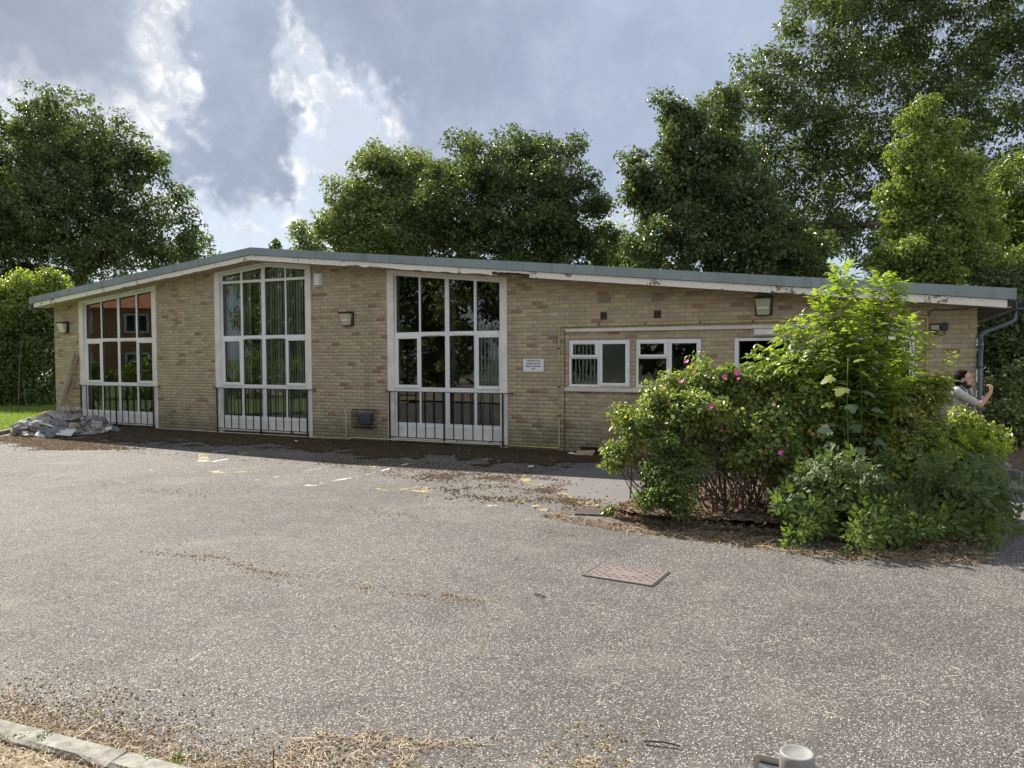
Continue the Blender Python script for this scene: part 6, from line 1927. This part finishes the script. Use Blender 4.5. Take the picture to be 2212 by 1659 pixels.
weed(95, 1600, 'darker green weed growing behind the kerb at the far left', 130, .06, (.06, .15, .03), 1)
weed(40, 1600, 'pale green weed at the left edge of the verge', 90, .05, (.15, .20, .06), 2)
weed(315, 1648, 'bright yellow-green weed sprouting over the kerb end', 120, .05, (.20, .24, .04), 3)
weed(385, 1640, 'upright pale weed right of the bright weed on the kerb', 110, .05, (.19, .22, .05), 4)
m_ = MB(); c = gr(592, 1668); m_.tube([c, c + np.array([-.004, .0, .05]), c + np.array([.0, .0, .11])], [.004, .0035, .003], 6)
m_.build('dead_stalk', 'cane', None, 'short dead brown stalk standing in the straw at the bottom edge', 'stalk', base=tuple(c))
# sticks
for (a, b, rr2, lb) in (((2112, 1075), (2212, 1102), .012, 'long pale stick on the path right of the bed'), ((1668, 1133), (1750, 1152), .007, 'thin pale stick lying in front of the bed kerb'), ((1155, 1282), (1178, 1290), .008, 'short dark stick lying on the open car park'), ((1390, 1600), (1470, 1612), .006, 'brown twig on the asphalt left of the grey post')):
    p_, q_ = gr(*a, .015), gr(*b, .012)
    m_ = MB(); m_.tube([p_, p_ * .5 + q_ * .5 + np.array([0, .01, .004]), q_], [rr2, rr2 * .9, rr2 * .6], 6)
    m_.build('stick', 'plank_grey' if 'pale' in lb else 'cane', None, lb, 'stick', base=tuple(p_))
# blue plastic scrap
c = gr(1748, 1181); r = np.random.default_rng(8); gx, gy = np.meshgrid(np.linspace(-.09, .09, 8), np.linspace(-.03, .03, 4), indexing='ij')
v = np.stack([c[0] + gx + .01 * r.normal(size=gx.shape), c[1] + gy + .006 * r.normal(size=gx.shape) + gx * .25, .012 + .02 * r.random(gx.shape)], -1).reshape(-1, 3)
f = np.array([(i * 4 + j, (i + 1) * 4 + j, (i + 1) * 4 + j + 1, i * 4 + j + 1) for i in range(7) for j in range(3)])
np_obj('plastic_scrap', v, f, 'blue_plastic', label='crumpled scrap of blue plastic on the ground before the bed', cat='litter', base=tuple(c))
# small white scraps near the wall foot
for k, (px, py) in enumerate(((1146, 1008), (640, 953), (980, 985), (700, 950))):
    c = gr(px, py, .03); m_ = MB(); mt = Matrix.Translation(c) @ Euler((.2, .3 * k, k * 1.3)).to_matrix().to_4x4()
    m_.add([tuple(mt @ Vector(p_)) for p_ in ((-.05, -.02, 0), (.05, -.025, .01), (.06, .015, 0), (0, .025, .015), (-.045, .02, 0))], [(0, 1, 2, 3, 4)])
    m_.build('paper_scrap', 'lamp_white', None, ('white scrap on the moss right of the dark tall window', 'white scrap on the moss below the peaked window', 'white scrap on the moss below the dark tall window', 'white scrap on the moss between peaked window and flue')[k], 'litter', 'white scraps on the moss', base=tuple(c))

# ================================================================== GREY POST WITH SIGN BACK, NEAR CAMERA
pc_ = at(1722, 1624, 1.95)
ps = thing('sign_post', 'grey capped post with the back of a metal sign, at the bottom edge', 'sign post', (pc_[0], pc_[1], 0))
MB().lathe((pc_[0], pc_[1], 0), [(.037, 0), (.037, pc_[2] - .02)], 24).build('post', 'post_grey', ps)
z_ = pc_[2]
MB().lathe((pc_[0], pc_[1], z_), [(.0375, -.075), (.0425, -.070), (.0435, -.012), (.042, -.003), (.0385, 0.0), (.034, -.002), (.026, -.006), (.012, -.0085), (.004, -.0075)], 32).build('cap', 'post_grey', ps)
pa, pb = at(1628, 1629, 2.02), at(1800, 1664, 1.93)
u2 = unit(pb - pa); u2[2] = 0; u2 = unit(u2); n2 = np.array([-u2[1], u2[0], 0])
if np.dot(n2, CAM - pa) < 0: n2 = -n2


def pbox(m_, s0, s1, t0, t1, z0_, z1_, rad=0.0):
    poly = []
    if rad > 0:
        for cx, cz, a0 in ((s1 - rad, z1_ - rad, 0), (s0 + rad, z1_ - rad, 90), (s0 + rad, z0_ + rad, 180), (s1 - rad, z0_ + rad, 270)):
            for k in range(6): an = R(a0 + k * 18); poly.append((cx + rad * math.cos(an), cz + rad * math.sin(an)))
    else:
        poly = [(s1, z1_), (s0, z1_), (s0, z0_), (s1, z0_)]
    vs = []
    for t_ in (t0, t1):
        for s_, zz_ in poly: q = pa + u2 * s_ + n2 * t_; vs.append((q[0], q[1], zz_))
    k = len(poly)
    return m_.add(vs, [tuple(range(k)), tuple(range(k, 2 * k))[::-1]] + [(i, k + i, k + (i + 1) % k, (i + 1) % k) for i in range(k)])


zp = pa[2]
pbox(MB(), 0, .62, -.003, .0, zp - .40, zp + .003, .014).build('sign_plate', 'aluminium', ps)
for zz_ in (zp - .052, zp - .30):
    MB().tube([pa + u2 * .016 + n2 * .004 + np.array([0, 0, zz_ + .018 - pa[2]]), pa + u2 * .60 + n2 * .004 + np.array([0, 0, zz_ + .018 - pa[2]])], .021, 16).build('channel', 'steel_shiny', ps)

# ================================================================== PERSON
def capsule(m_, a, b, r0, r1, n=12, k=5):
    a = np.array(a, float); b = np.array(b, float); pts = []; rs = []
    d_ = unit(b - a)
    for i in range(4): an = i * math.pi / 8; pts.append(a - d_ * r0 * math.cos(an)); rs.append(max(1e-4, r0 * math.sin(an)))
    for i in range(k + 1): t_ = i / k; pts.append(a + (b - a) * t_); rs.append(r0 + (r1 - r0) * t_)
    for i in range(1, 5): an = i * math.pi / 8; pts.append(b + d_ * r1 * math.sin(an)); rs.append(max(1e-4, r1 * math.cos(an)))
    m_.tube(pts, rs, n)


def ellipsoid(m_, c, rad, rot_=(0, 0, 0), n=16, k=10):
    e = np.array(Euler(rot_).to_matrix()); vs = []; fs = []
    for i in range(k + 1):
        ph = math.pi * i / k
        for j in range(n):
            th = 2 * math.pi * j / n
            p_ = np.array([rad[0] * max(math.sin(ph), 1e-3) * math.cos(th), rad[1] * max(math.sin(ph), 1e-3) * math.sin(th), rad[2] * math.cos(ph)])
            vs.append(np.array(c) + e @ p_)
    for i in range(k):
        for j in range(n): fs.append((i * n + j, (i + 1) * n + j, (i + 1) * n + (j + 1) % n, i * n + (j + 1) % n))
    m_.add(vs, fs, True)
    m_.f.append(tuple(len(m_.v) - len(vs) + j for j in range(n))); m_.s.append(True)
    m_.f.append(tuple(len(m_.v) - n + j for j in range(n))[::-1]); m_.s.append(True)


# local frame: x forward (the way he faces), y his left, z up; built around the origin
pp = at(2081, 800, 10.75)
HT = pp[2] + .0
yaw_p = -0.50
HA = 0.44
_ch, _shd = math.cos(HA), math.sin(HA)
hr_ = lambda c: (c[0] * _ch - c[1] * _shd, c[0] * _shd + c[1] * _ch, c[2])
person = thing('person', 'bearded man in a pale shirt, tie and lanyard walking past the corner, forearm raised', 'person', (pp[0], pp[1], 0))
PM = Matrix.Translation((0, 0, 0)) @ Euler((0, 0, yaw_p)).to_matrix().to_4x4()
HD = HT - .125          # head centre height


def remesh(m_, name, mat, parent, voxel, smooth_it=2):
    me = m_.mesh(name + '_src', mat)
    o = bpy.data.objects.new(name + '_src', me); COL.objects.link(o)
    md = o.modifiers.new('r', 'REMESH'); md.mode = 'VOXEL'; md.voxel_size = voxel; md.use_smooth_shade = True
    sm = o.modifiers.new('s', 'SMOOTH'); sm.iterations = smooth_it; sm.factor = .5
    dg = bpy.context.evaluated_depsgraph_get()
    res = bpy.data.meshes.new_from_object(o.evaluated_get(dg))
    bpy.data.objects.remove(o)
    res.transform(PM)
    res.materials.clear(); res.materials.append(M[mat]); res.name = name
    ob = bpy.data.objects.new(name, res)
    return finish(ob, parent)


SH, HIP = HT - .30, HT * .53
# right (near) arm is y<0: upper arm forward and down, forearm up
sR, eR, wR = (0.0, -.185, SH), (.275, -.115, SH - .17), (.345, .015, SH + .0)
sL, eL, wL = (-.02, .185, SH), (-.03, .225, SH - .30), (.10, .23, SH - .53)
kR, aR = (.10, -.09, HT * .285), (.02, -.09, .08)
kL, aL = (-.02, .09, HT * .285), (-.16, .09, .10)
def hell(m_, c, rad, rt=0.0, n=16, k=10): ellipsoid(m_, hr_(c), rad, (0, rt, HA), n, k)


def hcap(m_, a, b_, r0, r1, n=12): capsule(m_, hr_(a), hr_(b_), r0, r1, n)


body = MB()
hell(body, (0.0, 0, HD + .022), (.100, .078, .104)); hell(body, (.022, 0, HD - .045), (.078, .064, .080))
hell(body, (.060, 0, HD - .088), (.036, .036, .028)); hcap(body, (.088, 0, HD + .022), (.112, 0, HD - .028), .012, .017, 8); hell(body, (.082, 0, HD + .045), (.024, .052, .018))
hell(body, (.088, 0, HD - .060), (.018, .026, .008)); hell(body, (.088, 0, HD - .074), (.016, .024, .008))
for s_ in (-1, 1): hell(body, (-.012, s_ * .080, HD - .012), (.020, .010, .034), .2, 10, 8)
capsule(body, (-.022, 0, HD - .06), (-.035, 0, SH + .01), .056, .062)
ellipsoid(body, (-.02, 0, SH - .13), (.105, .155, .19)); ellipsoid(body, (-.01, 0, SH - .33), (.105, .14, .16)); ellipsoid(body, (-.02, 0, HIP), (.11, .155, .12))
for s3, e3, w3 in ((sR, eR, wR), (sL, eL, wL)):
    capsule(body, s3, e3, .052, .040); capsule(body, e3, w3, .041, .027)
capsule(body, (-.03, -.1, SH + .02), (-.03, .1, SH + .02), .055, .055)
for k3, a3, s_ in ((kR, aR, -1), (kL, aL, 1)):
    capsule(body, (-.01, s_ * .085, HIP - .03), k3, .082, .055); capsule(body, k3, a3, .054, .034); capsule(body, (a3[0] - .03, a3[1], .04), (a3[0] + .16, a3[1], .035), .036, .030)


def hand(m_, w3, fwd, palm_n, side):
    w3 = np.array(w3); f_ = unit(np.array(fwd, float)); n_ = unit(np.array(palm_n, float)); n_ = unit(n_ - f_ * np.dot(n_, f_)); s_ = np.cross(f_, n_) * side
    c = w3 + f_ * .05
    for t_ in (-.028, -.009, .010, .028): capsule(m_, w3 + s_ * t_ * .7 + f_ * .012, w3 + f_ * .085 + s_ * t_, .013, .011, 8)
    for t_, l in ((-.029, .062), (-.010, .074), (.010, .070), (.028, .056)):
        p0 = w3 + f_ * .088 + s_ * t_; p1 = p0 + (f_ * .55 + n_ * .75) * l * .45; p2 = p1 + (n_ * .9 - f_ * .35) * l * .35; p3 = p2 + (n_ * .3 - f_ * .9) * l * .28
        capsule(m_, p0, p1, .0095, .009, 8); capsule(m_, p1, p2, .009, .0085, 8); capsule(m_, p2, p3, .0085, .0075, 8)
    t0 = w3 + f_ * .03 - s_ * .030; t1 = t0 - s_ * .022 + f_ * .028 + n_ * .016; t2 = t1 + f_ * .026 + n_ * .018
    capsule(m_, t0, t1, .013, .010, 8); capsule(m_, t1, t2, .010, .008, 8)


hand(body, wR, (.10, .08, .95), (-1, .1, .1), 1)
hand(body, wL, (.45, 0, -.9), (0, -1, 0), 1)
remesh(body, 'body', 'skin', person, .0078, 2)
sh = MB()
ellipsoid(sh, (-.02, 0, SH - .12), (.122, .172, .20)); ellipsoid(sh, (-.01, 0, SH - .33), (.122, .158, .19)); ellipsoid(sh, (-.015, 0, HIP + .06), (.122, .165, .10)); capsule(sh, (-.033, -.11, SH + .018), (-.033, .11, SH + .018), .062, .062)
capsule(sh, sR, np.array(sR) + (np.array(eR) - np.array(sR)) * .80, .062, .054); capsule(sh, sL, np.array(sL) + (np.array(eL) - np.array(sL)) * .8, .062, .054)
capsule(sh, (-.034, 0, SH + .03), (-.030, 0, SH + .078), .068, .064)
remesh(sh, 'shirt', 'shirt', person, .011, 2)
cl2 = MB(); cl2.lathe((-.028, 0, SH + .055), [(.064, 0), (.069, .002), (.066, .040), (.061, .040)], 20); cl2.v = [tuple(PM @ Vector(q)) for q in cl2.v]
ob = bpy.data.objects.new('collar', cl2.mesh('collar', 'shirt')); finish(ob, person)
tr_ = MB()
ellipsoid(tr_, (-.02, 0, HIP), (.124, .168, .11))
for k3, a3, s_ in ((kR, aR, -1), (kL, aL, 1)): capsule(tr_, (-.01, s_ * .085, HIP - .03), k3, .094, .072); capsule(tr_, k3, (a3[0], a3[1], a3[2] + .03), .070, .060)
remesh(tr_, 'trousers', 'trousers', person, .012, 2)
shs = MB()
for a3 in (aR, aL): ellipsoid(shs, (a3[0] + .06, a3[1], .045), (.15, .05, .045)); capsule(shs, (a3[0] - .02, a3[1], .05), (a3[0] - .02, a3[1], .09), .05, .045)
remesh(shs, 'shoes', 'shoe', person, .01, 1)
hr = MB()
hell(hr, (-.028, 0, HD + .030), (.096, .088, .106)); hell(hr, (-.050, 0, HD - .015), (.068, .084, .088)); hell(hr, (.005, 0, HD + .080), (.058, .070, .052))
remesh(hr, 'hair', 'hair', person, .008, 1)
bd = MB()
hell(bd, (.052, 0, HD - .092), (.052, .058, .040)); hell(bd, (.02, -.058, HD - .062), (.032, .020, .048)); hell(bd, (.02, .058, HD - .062), (.032, .020, .048)); hell(bd, (.092, 0, HD - .050), (.014, .030, .008))
remesh(bd, 'beard', 'beard', person, .006, 1)
for s_ in (-1, 1):
    em = MB(); hell(em, (.083, s_ * .032, HD + .014), (.010, .013, .007), 0, 8, 6); em.v = [tuple(PM @ Vector(q)) for q in em.v]; finish(bpy.data.objects.new('eye', em.mesh('eye', 'hair')), person)
    em = MB(); hcap(em, (.088, s_ * .018, HD + .036), (.078, s_ * .050, HD + .036), .005, .004, 6); em.v = [tuple(PM @ Vector(q)) for q in em.v]; finish(bpy.data.objects.new('eyebrow', em.mesh('eyebrow', 'hair')), person)
tm = MB(); tm.add([(.045, -.018, SH + .075), (.045, .018, SH + .075), (.108, .026, SH - .10), (.125, .034, SH - .35), (.125, -.034, SH - .35), (.108, -.026, SH - .10), (.056, -.014, SH + .052), (.056, .014, SH + .052)], [(0, 1, 7, 6), (6, 7, 2, 5), (5, 2, 3, 4)])
tm.v = [tuple(PM @ Vector((q[0] + .012, q[1], q[2]))) for q in tm.v]; finish(bpy.data.objects.new('tie', tm.mesh('tie', 'tie')), person)
lm = MB()
for s_ in (-1, 1):
    P_ = [(-.075, s_ * .055, SH + .085), (-.02, s_ * .085, SH + .088), (.045, s_ * .075, SH + .03), (.098, s_ * .05, SH - .10), (.125, s_ * .006, SH - .33)]
    vs = []
    for q in P_: vs += [(q[0] + .012, q[1] - .010, q[2]), (q[0] + .014, q[1] + .010, q[2] + .004)]
    lm.add(vs, [(2 * i, 2 * i + 1, 2 * i + 3, 2 * i + 2) for i in range(4)])
lm.v = [tuple(PM @ Vector(q)) for q in lm.v]; finish(bpy.data.objects.new('lanyard', lm.mesh('lanyard', 'lanyard')), person)
cd = MB().box(.130, .134, -.028, .028, SH - .42, SH - .33); cd.v = [tuple(PM @ Vector(q)) for q in cd.v]; finish(bpy.data.objects.new('pass_card', cd.mesh('pass_card', 'card_gold')), person)
